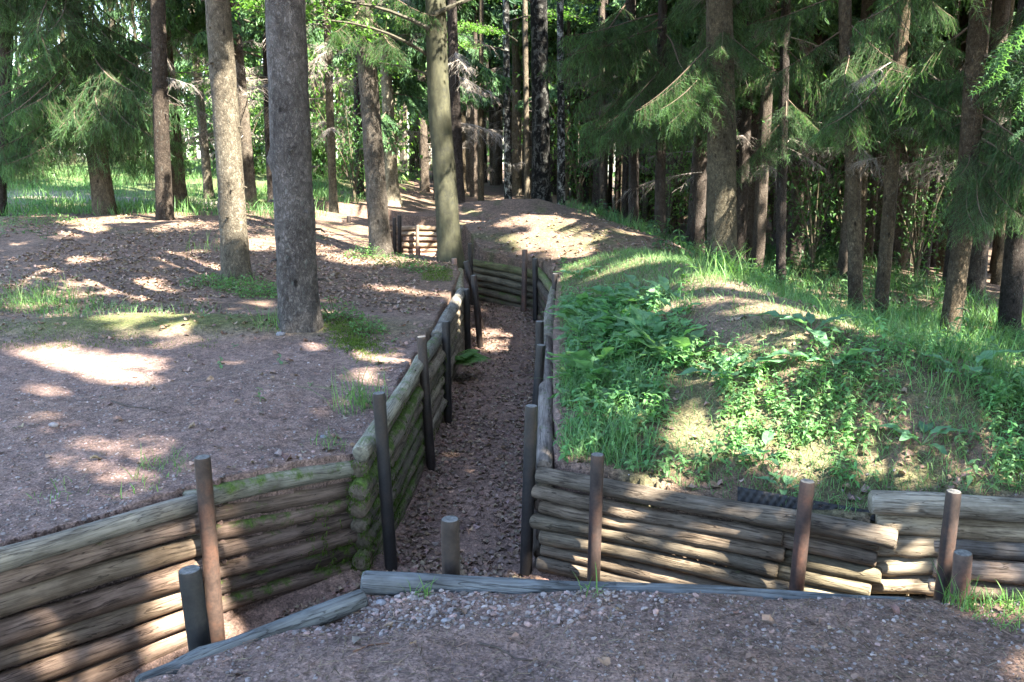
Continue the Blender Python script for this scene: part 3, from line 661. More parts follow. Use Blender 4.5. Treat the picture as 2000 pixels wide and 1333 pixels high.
# ------------------------------------------------------------------ trees
TREES = []
def trunk_mesh(path, r0, r1, seed, mat, tint, sides=22, flare=.55, rough=.035, knots=14, step=.11):
    g = np.random.default_rng(seed); P = np.asarray(path, float)
    ln = np.concatenate([[0], np.cumsum(np.linalg.norm(np.diff(P, axis=0), axis=1))]); L = ln[-1]
    fine = np.concatenate([np.arange(0, 1.2, .08), np.arange(1.2, min(L, 9), step), np.arange(min(L, 9), L, .8), [L]])
    fine = np.unique(np.clip(fine, 0, L))
    Q = np.stack([np.interp(fine, ln, P[:, i]) for i in range(3)], -1)
    if len(P) > 2:
        for _ in range(6): Q[1:-1] = (Q[:-2] + 2 * Q[1:-1] + Q[2:]) / 4
    rad = r0 + (r1 - r0) * (fine / L)
    ph = g.random(8) * 6.28; kn = np.stack([g.random(knots) * min(L, 8), g.random(knots) * 6.283, g.random(knots)], -1)
    nl = g.integers(4, 7)
    def rf(l, a, r):
        fl = np.exp(-l / .28)
        r = r * (1 + flare * fl * (.75 + .5 * np.cos(nl * a + ph[0]) * np.exp(-l / .35)))
        r = r * (1 + rough * np.sin(2 * a + ph[1] + l * .7) + rough * .6 * np.sin(3 * a + ph[2] - l * 1.1) + rough * (vnoise(a * 3.5 + 40 + ph[3], l * 5, seed) - .5) * 1.8 + rough * (vnoise(a * 9 + 60, l * 13, seed + 3) - .5) * .9)
        for k in kn:
            da = np.angle(np.exp(1j * (a - k[1]))); r = r + r0 * (.06 + .2 * k[2] ** 2) * np.exp(-((l - k[0]) / .05) ** 2 - (da / .22) ** 2)
        return r
    V, F, loc, caps = tube(Q, rad, sides, True, radfn=rf)
    loc = loc + np.array([seed * 3.17 % 60, 0, 0])
    Fs, Ls = [F] + caps, [loc]
    if sides >= 24 and knots > 8:
        Vs = [V]; n0 = len(V)
        for k in range(knots):
            z = .5 + g.random() * 4.5; a = g.random() * 6.283; rr = np.interp(z, fine, rad); c0 = np.array([np.interp(z, fine, Q[:, i]) for i in range(3)])
            d = np.array([math.cos(a), math.sin(a), .25 - .5 * g.random()]); l = .02 + .10 * g.random() ** 2.5
            v_, f_, l_, c_ = tube(np.array([c0 + d * rr * .9, c0 + d * (rr + l * .6), c0 + d * (rr + l) - np.array([0, 0, l * .3])]), [.016, .012, .006], 6, True)
            Vs.append(v_); Ls.append(l_ * 0 + np.array([seed, .2, .2]) + l_); Fs += [f_ + n0] + [q_ + n0 for q_ in c_]; n0 += len(v_)
        V = np.concatenate(Vs); loc = np.concatenate(Ls)
    return mesh_np('trunk', V, Fs, [mat], tint, loc, [0] * len(Fs), True)
SPR_T, DARK_T, WARM_T = (.13, .112, .102), (.055, .046, .040), (.115, .092, .062)  # second tint: shade of the stand put into the bark colour
def tree(kind, label, base_px, pts, w_px, group=None, Y=None, tint=SPR_T, top_h=15., mat=None, sides=22, cat='tree', seed=None, taper=.55, flare=.5, knots=14):
    """pts: list of image points up the trunk at the base's distance"""
    if Y is None: b = ground_hit(*base_px)
    else:
        x = (base_px[0] - 1000) / FPX * (Y * CP + (CAM_H - H(0, Y)) * SP); b = np.array([x, Y, 0.])
    b[2] = H(b[0], b[1])
    Yb = b[1]; P = [b - np.array([0, 0, .12])]
    for p in pts: P.append(atY(p[0], p[1], Yb))
    P = [q for i, q in enumerate(P) if i == 0 or q[2] > b[2] + .1]
    d = P[-1] - P[-2]; d /= np.linalg.norm(d); d = d * np.array([.5, .5, 1]); d /= np.linalg.norm(d)
    P.append(P[-1] + d * max(.5, (top_h - P[-1][2]) / d[2])); P = np.array(P)
    depth = Yb * CP + 1.6 * SP
    r0 = w_px / FPX * depth / 2
    sd = seed or (len(TREES) * 7 + 11)
    root = empty(kind, tuple(b), label, cat, group)
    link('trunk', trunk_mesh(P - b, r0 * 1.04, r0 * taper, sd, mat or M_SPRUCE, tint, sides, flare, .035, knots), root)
    T = dict(root=root, P=P, b=b, r=r0, seed=sd); TREES.append(T); return T
def axis_at(T, z):
    P = T['P']; return np.array([np.interp(z, P[:, 2], P[:, i]) for i in range(2)] + [z])
def branch(T, z, az, s, me, pitch=0., name='branch', roll=0.):
    p = axis_at(T, z) - T['b']
    o = link(name, me, T['root'], tuple(p)); o.rotation_mode = 'XYZ'
    o.rotation_euler = (roll, -pitch, az); o.scale = (s, s, s)
    return o
def dress(T, z0, z1, per_m, smin=.7, smax=1.2, meshes=None, pitch=(-.35, .05), name='branch', az=None, seed=0):
    g = np.random.default_rng(T['seed'] * 13 + seed); meshes = meshes or BOUGH; n = int((z1 - z0) * per_m)
    for k in range(n):
        z = z0 + (k + g.random()) / per_m
        a = g.random() * 6.283 if az is None else az[0] + (az[1] - az[0]) * g.random()
        s_, pt, me, ro = smin + (smax - smin) * g.random(), pitch[0] + (pitch[1] - pitch[0]) * g.random(), meshes[g.integers(len(meshes))], (g.random() - .5) * .5
        u = np.array([.35, .65, .95])[:, None] * 1.9 * s_
        if in_hole(axis_at(T, z)[None] + u * np.array([math.cos(a) * math.cos(pt), math.sin(a) * math.cos(pt), math.sin(pt) - .1])).sum() > 0: continue  # boughs in the way of a wanted sun patch are skipped
        branch(T, z, a, s_, me, pt, name, ro)

t1 = tree('spruce_tree', 'thick scaly grey spruce trunk nearest the camera, left of the trench', (585, 640), [(570, 330), (557, 0)], 73, tint=(.125, .116, .108), sides=36, flare=.42, knots=30)
t2 = tree('spruce_tree', 'sunlit spruce trunk with a branch shadow, left of the thickest trunk', (463, 545), [(447, 300), (424, 0)], 48, tint=(.15, .132, .098), sides=30, flare=.45, knots=26)
t3 = tree('spruce_tree', 'leaning spruce trunk with bilberry at its foot, before the far trench', (745, 500), [(728, 270), (707, 0)], 39, tint=(.125, .110, .09), sides=28, flare=.5, knots=22)
t4 = tree('beech_tree', 'greenish smooth beech with a bent stem at the trench bend', (880, 515), [(874, 420), (868, 330), (857, 200), (850, 0)], 42, Y=13.75, tint=(.048, .048, .034), mat=M_BEECH, sides=26, flare=.45, taper=.5, knots=5)
t5 = tree('spruce_tree', 'broad straight spruce trunk behind the mound, lit down its right side', (1413, 500), [(1410, 300), (1404, 0)], 54, Y=15.0, tint=(.115, .102, .07), sides=28, flare=.3, knots=20)
t6 = tree('spruce_tree', 'slim dark spruce right of the broad trunk with one lit spot', (1532, 555), [(1528, 300), (1535, 0)], 19, Y=16.2, tint=DARK_T, flare=.25)
t7 = tree('spruce_tree', 'mottled spruce trunk in tall grass, left one of the close pair', (1680, 575), [(1668, 380), (1650, 60)], 26, Y=14.0, tint=WARM_T, flare=.25)
t8 = tree('spruce_tree', 'brown spruce leaning right, right one of the close pair', (1728, 592), [(1738, 400), (1757, 120)], 26, Y=13.4, tint=(.10, .078, .05), flare=.25)
t9 = tree('spruce_tree', 'orange brown spruce trunk under a bright bough at the right', (1866, 635), [(1882, 440), (1907, 100)], 37, Y=12.1, tint=(.095, .075, .05), sides=26, flare=.2)
t10 = tree('spruce_tree', 'dark spruce trunk cut by the right picture edge', (1985, 620), [(1990, 400), (2005, 50)], 38, Y=12.6, tint=DARK_T, flare=.2)
t11 = tree('spruce_tree', 'thin dark spruce behind the ridge, left of two', (1238, 478), [(1238, 300), (1232, 60)], 20, Y=19.0, tint=DARK_T)
t12 = tree('spruce_tree', 'thin dark spruce behind the ridge, right of two', (1290, 490), [(1290, 300), (1294, 30)], 20, Y=18.4, tint=DARK_T)
t13 = tree('birch_tree', 'dark rugged birch with white flecks behind the bare mounds', (1058, 412), [(1056, 250), (1052, 0)], 36, Y=24.5, tint=(.16, .16, .15), mat=M_BIRCH, flare=.7)
t14 = tree('birch_tree', 'slender white birch right of the dark birch', (1096, 412), [(1096, 250), (1094, 0)], 15, Y=27, tint=(.6, .6, .57), mat=M_BIRCH, flare=.3)
t15 = tree('birch_tree', 'slender pale birch left of the dark birch', (993, 405), [(990, 250), (988, 0)], 14, Y=28, tint=(.6, .6, .57), mat=M_BIRCH, flare=.3)
t16 = tree('spruce_tree', 'leaning spruce trunk under the big hanging boughs at the left', (206, 418), [(185, 270), (140, 0)], 37, tint=(.13, .11, .078), sides=26, flare=.4)
t17 = tree('spruce_tree', 'dark upright front trunk of the overlapping pair at the left', (322, 428), [(315, 250), (308, 0)], 30, tint=(.065, .052, .04), sides=24, flare=.25)
t18 = tree('spruce_tree', 'lit rear trunk with spreading roots behind the dark upright one', (350, 408), [(338, 250), (318, 60)], 30, tint=(.125, .10, .072), sides=24, flare=.9)
t19 = tree('spruce_tree', 'dark spruce trunk at the left picture edge', (-8, 345), [(6, 170), (14, 0)], 30, Y=17.5, tint=DARK_T)
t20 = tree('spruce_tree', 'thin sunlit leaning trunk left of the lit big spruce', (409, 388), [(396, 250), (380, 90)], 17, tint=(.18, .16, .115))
t21 = tree('spruce_tree', 'dark trunk just behind and right of the lit big spruce', (492, 410), [(478, 250), (462, 80)], 22, tint=(.13, .11, .085), flare=.6)
t22 = tree('spruce_tree', 'slim dark trunk touching the thickest trunk on its left', (533, 396), [(525, 250), (520, 50)], 17, tint=DARK_T)
t23 = tree('spruce_tree', 'thin straight trunk standing alone right of the thickest trunk', (652, 412), [(647, 300), (641, 100)], 15, tint=(.13, .115, .08))
t24 = tree('spruce_tree', 'brightly sunlit pale trunk with flared foot behind the leaning spruce', (768, 405), [(763, 300), (752, 100)], 24, Y=25, tint=(.30, .27, .2), flare=1.1)  # pale bark tint carries the strong sun on this trunk
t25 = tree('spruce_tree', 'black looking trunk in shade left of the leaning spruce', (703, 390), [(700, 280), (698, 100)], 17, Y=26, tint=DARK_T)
t26 = tree('spruce_tree', 'dark trunk directly right of the beech', (896, 402), [(890, 250), (884, 60)], 22, Y=24, tint=DARK_T)

# trees deeper in the forest, three kinds by where they stand
g = np.random.default_rng(41); placed = [tuple(T['b'][:2]) for T in TREES]
FARM = {}
def far_trunk(k):
    if k not in FARM:
        gg = np.random.default_rng(900 + k); lean = (gg.random(2) - .5) * .7
        P = np.array([[0, 0, -.3], [lean[0] * .3, lean[1] * .3, 4], [lean[0], lean[1], 15]])
        FARM[k] = trunk_mesh(P, .13 + .03 * (k % 3), .07, 900 + k, M_SPRUCE, [(.10, .082, .065), (.14, .115, .09), (.075, .062, .052), (.17, .145, .105), (.11, .09, .06)][k % 5], 12, .35, .04, 10, .3)
    return FARM[k]
FAR = []
def far_zone(n, x0, x1, Y0, Y1, label, group, crown, mind=.62):
    c = 0
    for _ in range(n * 30):
        if c >= n: break
        Y = Y0 + (Y1 - Y0) * g.random() ** .8; px = x0 + (x1 - x0) * g.random(); x = (px - 1000) / FPX * Y * .985
        if any((x - a) ** 2 + (Y - b) ** 2 < mind ** 2 for a, b in placed): continue
        if trench_sd(np.array([x]), np.array([Y]))[0] < .6: continue
        placed.append((x, Y)); z = float(H(x, Y)); c += 1
        root = empty('spruce_tree', (x, Y, z), label, 'tree', group); root.rotation_euler = (0, 0, g.random() * 6.28)
        root.scale = (1, 1, 1); s = .55 + .6 * g.random()
        o = link('trunk', far_trunk(int(g.integers(15))), root); o.scale = (s, s, 1)
        T = dict(root=root, P=np.array([[0, 0, z - .3], [0, 0, z + 15.]]) + np.array([x, Y, 0]) * np.array([1, 1, 0]), b=np.array([x, Y, z]), r=.15, seed=3000 + len(FAR), clear=('clearing' in label)); FAR.append(T)
        crown(T)
def crown_dead(T):
    gg = np.random.default_rng(T['seed'])
    dress(T, 1.6, 5.5, 1.6, .5, .95, DEAD, (-.2, .3), 'dead_branch', seed=1); dress(T, 3.6 + gg.random() * 2, 9, 1.7, .7, 1.15, BOUGH_LO, seed=2)
def crown_green(T):
    gg = np.random.default_rng(T['seed'])
    dress(T, 1.2, 4, 1.8, .5, .9, DEAD, (-.2, .3), 'dead_branch', seed=1); dress(T, 2.7 + gg.random() * 2.2, 8, 2.4, .6, 1.1, BOUGH_LO, seed=2)
far_zone(46, 880, 1400, 25.5, 46, 'thin spruce trunk in the dark rows behind the bare mounds', 'far trunks behind the mounds', crown_dead)
far_zone(52, 1330, 2120, 16.5, 30, 'thin shaded spruce trunk in the dark stand on the right', 'dark trunks at the right', crown_green)
far_zone(40, 1300, 2200, 30, 46, 'distant spruce trunk at the back of the right stand', 'distant trunks at the right', crown_green)
far_zone(22, 430, 890, 28, 46, 'slim spruce trunk far behind the left bank', 'far trunks on the left', crown_dead)
def crown_bare(T):
    T['clear'] = True; dress(T, 1.2, 5.0, 1.5, .4, .8, DEAD, (-.2, .3), 'dead_branch', seed=1)
far_zone(60, 890, 1420, 27, 50, 'very slim trunk in the crowd of stems behind the mounds', 'slim stems behind the mounds', crown_bare, .5)
far_zone(60, 1360, 2120, 19, 42, 'very slim dark stem in the crowded stand at the right', 'slim stems at the right', crown_bare, .5)
far_zone(8, -60, 420, 42, 52, 'pale trunk beyond the bright clearing', 'trunks beyond the clearing', crown_dead)

# living and dead boughs on the trees one can tell apart
dress(t16, 2.3, 6.2, 20, .75, 1.25, BOUGH, (-.55, -.15))
for z, a, s in [(2.35, R(200), 1.1), (2.5, R(180), 1.2), (2.3, R(235), 1.0), (2.6, R(215), 1.2), (2.9, R(-30), 1.2), (3.2, R(-55), 1.2), (2.2, R(-90), .6), (2.9, R(165), 1.25), (3.3, R(-100), 1.1), (3.0, R(-75), .9), (3.6, R(-20), 1.3), (3.8, R(-45), 1.3)]:
    branch(t16, z, a, s, BOUGH[int(a * 7) % 4], -.35)
dress(t19, 2.2, 6, 4, .7, 1.1, BOUGH, (-.4, 0))
dress(t17, 2.5, 3.6, 4, .4, .8, DEAD, (-.3, .4), 'dead_branch'); dress(t17, 2.6, 6, 2.4, .7, 1.0, BOUGH, (-.4, 0), az=(R(150), R(300))); 
dress(t18, 2.6, 5.5, 5, .5, 1.0, DEAD, (-.2, .4), 'dead_branch'); dress(t18, 4.3, 7, 3, .7, 1.0, BOUGH)
for T in (t20, t21, t22, t23, t25, t26): dress(T, 1.8, 6, 4, .5, .95, DEAD, (-.2, .4), 'dead_branch'); dress(T, 4.2, 8, 2, .7, 1.1, BOUGH_LO)
dress(t24, 2.2, 6, 3, .5, .9, DEAD, (-.2, .4), 'dead_branch'); dress(t24, 2.7, 7, 4, .7, 1.1, BOUGH_LO, az=(R(-120), R(60)))
for z, a in [(3.9, R(-95)), (3.7, R(-60)), (4.2, R(-30))]: branch(t3, z, a, .8, BOUGH[1], -.3)
dress(t11, 3.0, 6.8, 9, .7, 1.15, BOUGH, (-.5, -.1)); dress(t12, 2.9, 6.8, 10, .75, 1.25, BOUGH, (-.5, -.1))
dress(t11, 1.8, 4, 2, .5, .8, DEAD, (-.2, .3), 'dead_branch'); dress(t12, 2.4, 4.5, 3, .5, .9, DEAD, (-.2, .3), 'dead_branch')
for z, a, s in [(2.9, R(200), 1.1), (3.0, R(225), 1.1), (2.9, R(250), 1.0), (2.9, R(-60), 1.0), (3.1, R(-40), 1.0), (3.4, R(240), 1.1)]: branch(t12, z, a, s, BOUGH[int(z * 10) % 4], -.4)
dress(t5, 3.3, 5.5, 5, .6, 1.0, DEAD, (-.3, .4), 'dead_branch'); dress(t5, 4.0, 6.5, 8, .8, 1.1, BOUGH, (-.5, -.1))
for z, a, s in [(3.3, R(195), .9), (3.2, R(215), .8), (3.6, R(-20), .7), (3.7, R(-95), .45)]: branch(t5, z, a, s, BOUGH[int(z * 10) % 4], -.5)
dress(t6, 2.5, 6, 9, .55, 1.0, BOUGH, (-.6, -.2)); dress(t6, 1.5, 5, 4, .4, .8, DEAD, (-.3, .4), 'dead_branch')
dress(t7, 2.6, 6, 10, .6, 1.0, BOUGH, (-.5, -.1)); dress(t7, 1.8, 5, 3, .4, .8, DEAD, (-.3, .4), 'dead_branch')
dress(t8, 2.6, 6, 10, .6, 1.05, BOUGH, (-.5, -.1)); branch(t8, 2.45, R(-25), .75, BOUGH[0], -.3); branch(t8, 2.6, R(-50), .7, BOUGH[2], -.3); dress(t8, 1.4, 4, 2, .4, .7, DEAD, (-.3, .4), 'dead_branch')
dress(t9, 2.9, 6, 8, .7, 1.1, BOUGH, (-.5, -.1))
for z, a, s, p in [(1.35, R(-110), .62, -.42), (1.5, R(-70), .66, -.45), (1.6, R(-35), .75, -.35), (1.75, R(-15), .8, -.3), (1.45, R(-92), .5, -.55), (1.9, R(-55), .8, -.35), (2.0, R(-25), .85, -.25), (1.65, R(-120), .5, -.2)]: branch(t9, z, a, s, BOUGH[int(z * 20) % 4], p)
dress(t10, 2.2, 6, 8, .6, 1.0, BOUGH, (-.5, -.1), az=(R(150), R(330)))

for T, z, a, s, p in [(t9, 1.55, R(-100), .7, -.5), (t9, 1.9, R(-10), .9, -.4), (t9, 2.2, R(-45), .9, -.4), (t8, 2.35, R(-20), .8, -.35), (t8, 2.55, R(-70), .7, -.4), (t7, 2.7, R(-40), .7, -.5), (t5, 3.1, R(-140), .8, -.6), (t5, 3.5, R(-165), .9, -.6), (t12, 3.1, R(-120), 1.0, -.45), (t12, 3.0, R(-150), 1.0, -.4), (t12, 3.2, R(-90), .9, -.5),
                      (t11, 3.1, R(-130), 1.0, -.45), (t11, 3.1, R(-60), 1.0, -.45), (t6, 2.2, R(170), .7, -.7), (t6, 2.6, R(-100), .7, -.7), (t10, 1.3, R(185), .6, -.1), (t16, 2.6, R(-60), .9, -.6), (t16, 2.9, R(-120), .9, -.6), (t16, 3.2, R(-85), .9, -.6), (t16, 3.4, R(-40), 1.2, -.5), (t16, 2.5, R(-160), 1.0, -.5), (t16, 3.5, R(-140), 1.1, -.5)]:
    branch(T, z, a, s, BOUGH[int(z * 30) % 4], p)
# ------------------------------------------------------------------ upper crowns that shade the place (higher than the frame)
def crown_mesh(b, z0, z1, rad, per_m, seed, fill=1.0):
    """boughs of hanging strip twigs around a stem; twigs that would block a wanted sun patch are left out"""
    g = np.random.default_rng(seed); acc = Acc(); pts, yaw, pit, sc = [], [], [], []
    for k in range(int((z1 - z0) * per_m)):
        z = z0 + (z1 - z0) * g.random(); az = g.random() * 6.283; L = rad * (1 - .62 * (z - z0) / (z1 - z0)) * (.75 + .4 * g.random())
        m = int(L * 34 * fill); u = g.random(m) ** .75
        w = (.5 * (1 - u) + .12) * (g.random(m) - .5) * 2 * min(1.2, L / 1.6)
        x = u * L; zz = z - b[2] - .18 * x - .1 * np.abs(w)
        pts.append(np.stack([np.cos(az) * x - np.sin(az) * w, np.sin(az) * x + np.cos(az) * w, zz], -1))
        yaw.append(az + np.sign(w) * (.4 + .9 * g.random(m))); pit.append(.15 + .6 * g.random(m)); sc.append(.9 + .9 * g.random(m))
    pts, yaw, pit, sc = map(np.concatenate, (pts, yaw, pit, sc))
    ok = ~in_hole(pts + b[None]); pts, yaw, pit, sc = pts[ok], yaw[ok], pit[ok], sc[ok]
    TV, TF = strip_twig(.24, .11)
    scatter(acc, TV, TF, pts, sc, np.einsum('nij,njk->nik', rotz(yaw), roty(pit)), jit_tint(len(pts), (.036, .075, .045), .3), 0)
    return acc.mesh('crown', [M_NEEDLE])
for T, z0, rad in [(t1, 6.0, 2.6), (t2, 6.5, 2.4), (t3, 6.5, 2.4), (t5, 6.3, 2.8), (t6, 6, 2.2), (t7, 6, 2.3), (t8, 6, 2.4), (t9, 5.5, 2.6), (t10, 5.5, 2.8), (t11, 6.3, 2.3), (t12, 6.3, 2.4), (t16, 6, 2.6), (t17, 6, 2.3), (t18, 6.5, 2.3)]:
    c = link('crown', crown_mesh(T['b'], z0, 15.5, rad, 9, T['seed'] + 5), T['root'])
FCM = [crown_mesh(np.array([60., -200., 0.]), 6.5, 15.5, 2.0, 4, 880 + k, .6) for k in range(3)]
for k, T in enumerate(FAR):
    if not T['clear'] and k % 3: link('crown', FCM[k % 3], T['root'])
gs = np.random.default_rng(66)
for k in range(16):  # unseen spruces added past the right edge to shade the stand
    y = 9 + 18 * gs.random(); x = .64 * y + 3.5 + 9 * gs.random(); z = float(H(x, y)); root = empty('spruce_tree', (x, y, z), 'spruce beyond the right picture edge shading the stand', 'tree', 'spruces past the right edge')
    link('trunk', far_trunk(k), root); o = link('crown', FCM[k % 3], root); o.location = (0, 0, -1.2); o.rotation_euler = (0, 0, k * 1.0)
# unseen trees added to cast shade: outside the frame, to the right of and behind the viewer
for k, (x, y) in enumerate([(5.6, 3.2), (8.2, 1.0), (6.0, -2.2), (9.6, 5.6), (3.4, -4.2), (11.5, -.8), (8.2, -5.2), (12.8, 3.4), (0.4, -5.2), (13.2, 8.0), (5.4, -7.6), (10.4, -8.6), (14.6, -4.6), (16.2, 1.6)]):
    z = float(H(x, y)); b = np.array([x, y, z])
    root = empty('spruce_tree', (x, y, z), 'spruce outside the picture shading the near bank', 'tree', 'spruces around the viewer')
    link('trunk', far_trunk(k), root).scale = (1.3, 1.3, 1.5)
    link('crown', crown_mesh(b, 4.8 if k else 5.0, 23., 3.5, 8, 700 + k), root)
    if k == 0:
        for zb_, a_, s_ in [(2.75, 150, 1.6), (2.95, 141, 1.7), (3.1, 158, 1.5), (2.9, 130, 1.6), (3.2, 148, 1.8)]:
            o = link('branch', BOUGH[int(a_) % 4], root, (0, 0, zb_ - z)); o.rotation_euler = (0, .12, R(a_)); o.scale = (s_,) * 3

# ------------------------------------------------------------------ leaves and plants: prototypes
def proj(P):
    P = np.asarray(P, float); x, y, z = P[:, 0], P[:, 1], P[:, 2] - CAM_H
    d = y * CP - z * SP
    return 1000 + FPX * x / d, 666.5 - FPX * (z * CP + y * SP) / d
def leaf_proto(L=1., W=.5, nseg=4, fold=.25, curl=.35, wave=0., tip=1.):
    """leaf along +x from the origin: midrib and two edges"""
    t = np.linspace(0, 1, nseg + 1); w = W / 2 * np.sin(np.pi * np.clip(t, 0, 1) ** .75) ** .8; w[0] = .02; w[-1] = .0 if tip else .02
    z = -curl * t ** 2
    mid = np.stack([t * L, 0 * t, z], -1); zz = fold * w + wave * np.sin(t * 14) * .04
    V = np.concatenate([mid, np.stack([t * L, w, z + zz], -1), np.stack([t * L, -w, z + zz + wave * .03 * np.cos(t * 11)], -1)])
    n = nseg + 1; i = np.arange(nseg)
    F = np.concatenate([np.stack([i, i + 1, n + i + 1, n + i], -1), np.stack([i, 2 * n + i, 2 * n + i + 1, i + 1], -1)])
    return V, F
def blade_proto(bend=.5, w=.012, L=1.):
    t = np.array([0, .3, .6, .85, 1.]); ww = w * np.array([.8, 1, .85, .5, .0])
    x = bend * L * t ** 2; z = L * (t - .28 * bend * t ** 2.5)
    V = np.concatenate([np.stack([x, ww / 2, z], -1), np.stack([x, -ww / 2, z], -1)])
    i = np.arange(4); return V, np.stack([i, i + 1, 5 + i + 1, 5 + i], -1)
def rnd_rot(n, tilt=.4, base=0.):
    return np.einsum('nij,njk->nik', rotz(rng.random(n) * 6.283), np.einsum('nij,njk->nik', roty(base + (rng.random(n) - .5) * 2 * tilt), rotx((rng.random(n) - .5) * 2 * tilt)))
def sample(n, x0, x1, y0, y1, fn, out=.10):
    """random ground points kept with probability fn(x, y, px, py)"""
    x = x0 + (x1 - x0) * rng.random(n); y = y0 + (y1 - y0) * rng.random(n); z = H(x, y)
    P = np.stack([x, y, z], -1); px, py = proj(P)
    p = fn(x, y, px, py); k = (rng.random(n) < p) & (trench_sd(x, y) > out)
    return P[k]
def box(px, py, x0, x1, y0, y1, soft=25.):
    return smooth((px - x0) / soft + .5) * smooth((x1 - px) / soft + .5) * smooth((py - y0) / soft + .5) * smooth((y1 - py) / soft + .5)

# ------------------------------------------------------------------ far wood that reads as one mass, and the shrubs of the clearing
acc = Acc(); g = np.random.default_rng(77)
for k in range(330):
    Y = 47 + 30 * g.random(); x = (g.random() - .5) * 2 * (.66 * Y + 4)
    if x / Y < -.28 and Y < 60: continue
    z = float(H(x, Y)); r = .10 + .09 * g.random(); ln_ = (g.random(2) - .5)
    V, F, loc, caps = tube([[x, Y, z - .3], [x + ln_[0], Y + ln_[1], 16]], [r * 1.15, r * .6], 6, False); acc.add(V, F, np.array([.12, .10, .08]) * (.6 + .8 * g.random()), None, 1)
LV, LF = leaf_proto(1., .55, 2, .3, .5)
n = 90000; Y = 47 + 26 * g.random(n); x = (g.random(n) - .5) * 2 * (.66 * Y + 6); z = H(x, Y) + 17 * g.random(n) ** .85
cl = fbm(x * .35 + 9, z * .5 + Y * .15, 61, 3); k = (cl > .40 + .12 * (z < 3.0)) & ~((x / Y < -.30) & (z < 4) & (g.random(n) < .5))
P = np.stack([x, Y, z], -1)[k]
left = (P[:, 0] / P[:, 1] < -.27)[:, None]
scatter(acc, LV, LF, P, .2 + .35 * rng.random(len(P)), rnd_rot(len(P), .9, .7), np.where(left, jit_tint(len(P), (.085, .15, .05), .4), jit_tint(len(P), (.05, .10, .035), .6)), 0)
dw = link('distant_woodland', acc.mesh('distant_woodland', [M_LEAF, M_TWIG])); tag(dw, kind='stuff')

def leafy_mesh(name, seed, rx, rz, n, size, tint, stems=6, vary=.35):
    g = np.random.default_rng(seed); acc = Acc(); pts = []
    for s_ in range(stems):
        a = g.random() * 6.283; tip = np.array([math.cos(a) * rx * (.3 + .7 * g.random()), math.sin(a) * rx * (.3 + .7 * g.random()), rz * (.6 + .5 * g.random())])
        q = np.linspace(0, 1, 7)[:, None]; path_ = q * tip * np.array([1, 1, 1]) * np.concatenate([q ** .6, q ** .6, q ** 0], 1)
        V, F, loc, caps = tube(path_, np.linspace(.022, .006, 7) * rz / 2.2, 4, False); acc.add(V, F, (.09, .075, .05), None, 1)
        m = n // stems
        c = path_[2 + (g.random(m) * 5).astype(int)]
        cl = c + g.normal(0, 1, (m, 3)) * np.array([rx, rx, rz * .6]) * .22
        pts.append(cl)
    pts = np.concatenate(pts); pts = pts[pts[:, 2] > .05]
    V, F = leaf_proto(1., .6, 2, .3, .3)
    sc = size * (.6 + .8 * g.random(len(pts)))
    scatter(acc, V, F, pts, sc, rnd_rot(len(pts), .5, .35), jit_tint(len(pts), tint, vary), 0)
    return acc.mesh(name, [M_LEAF, M_TWIG])
SHR = [leafy_mesh('foliage', 500 + k, 1.5, 3.2, 1900, .17, (.075, .145, .05)) for k in range(3)]
for k, (x, y, s_, lab) in enumerate([(-14.5, 27.5, 1.0, 'bright leafy shrub at the left edge of the clearing'), (-12.3, 30.5, 1.15, 'bright leafy shrub seen left of the leaning spruce foot'), (-10.6, 28.5, .8, 'low sunlit leafy shrub just left of the leaning spruce'),
                                     (-10.4, 33.5, 1.25, 'tall leafy shrub between the leaning spruce and the dark pair'), (-9.0, 31.5, .9, 'sunlit leafy shrub left of the dark trunk pair'), (-8.2, 35.5, 1.2, 'leafy shrub behind the dark trunk pair'), (-6.8, 32.5, .75, 'leafy shrub between the dark pair and the lit big spruce'),
                                     (-15.5, 35, 1.4, 'large pale green shrub at the back left of the clearing'), (-18, 31, 1.3, 'pale shrub behind the trunk at the left edge'), (-12.5, 38, 1.5, 'tall sunlit shrub at the back of the clearing')]):
    z = float(H(x, y)); r_ = empty('leafy_shrub', (x, y, z), lab, 'shrub', 'shrubs round the clearing'); o = link('foliage', SHR[k % 3], r_); o.scale = (s_, s_, s_ * .9); o.rotation_euler = (0, 0, k * 1.3)
SAP = [leafy_mesh('foliage', 520 + k, 1.3, 3.0, 1100, .10, (.05, .11, .035), 7) for k in range(2)]
for k, (px, Y, s_, lab) in enumerate([(1600, 19.0, 1.0, 'dark leafy sapling between the slim dark spruce and the close pair'), (1660, 21.5, 1.1, 'leafy sapling behind the mottled spruce of the close pair'), (1810, 19.5, .9, 'leafy sapling right of the spruce that leans right'), (1370, 24.0, .9, 'bright leafy sapling left of the broad spruce'), (1130, 30.0, 1.0, 'green sapling right of the slender white birch'), (560, 23.0, .8, 'small leafy sapling right behind the thickest trunk'), (690, 24, .8, 'leafy sapling left of the leaning spruce trunk')]):
    x = (px - 1000) / FPX * Y * .98; z = float(H(x, Y)); r_ = empty('sapling', (x, Y, z), lab, 'sapling', 'saplings under the spruces'); o = link('foliage', SAP[k % 2], r_); o.scale = (s_, s_, s_ * 1.15); o.rotation_euler = (0, 0, k * 2.1)

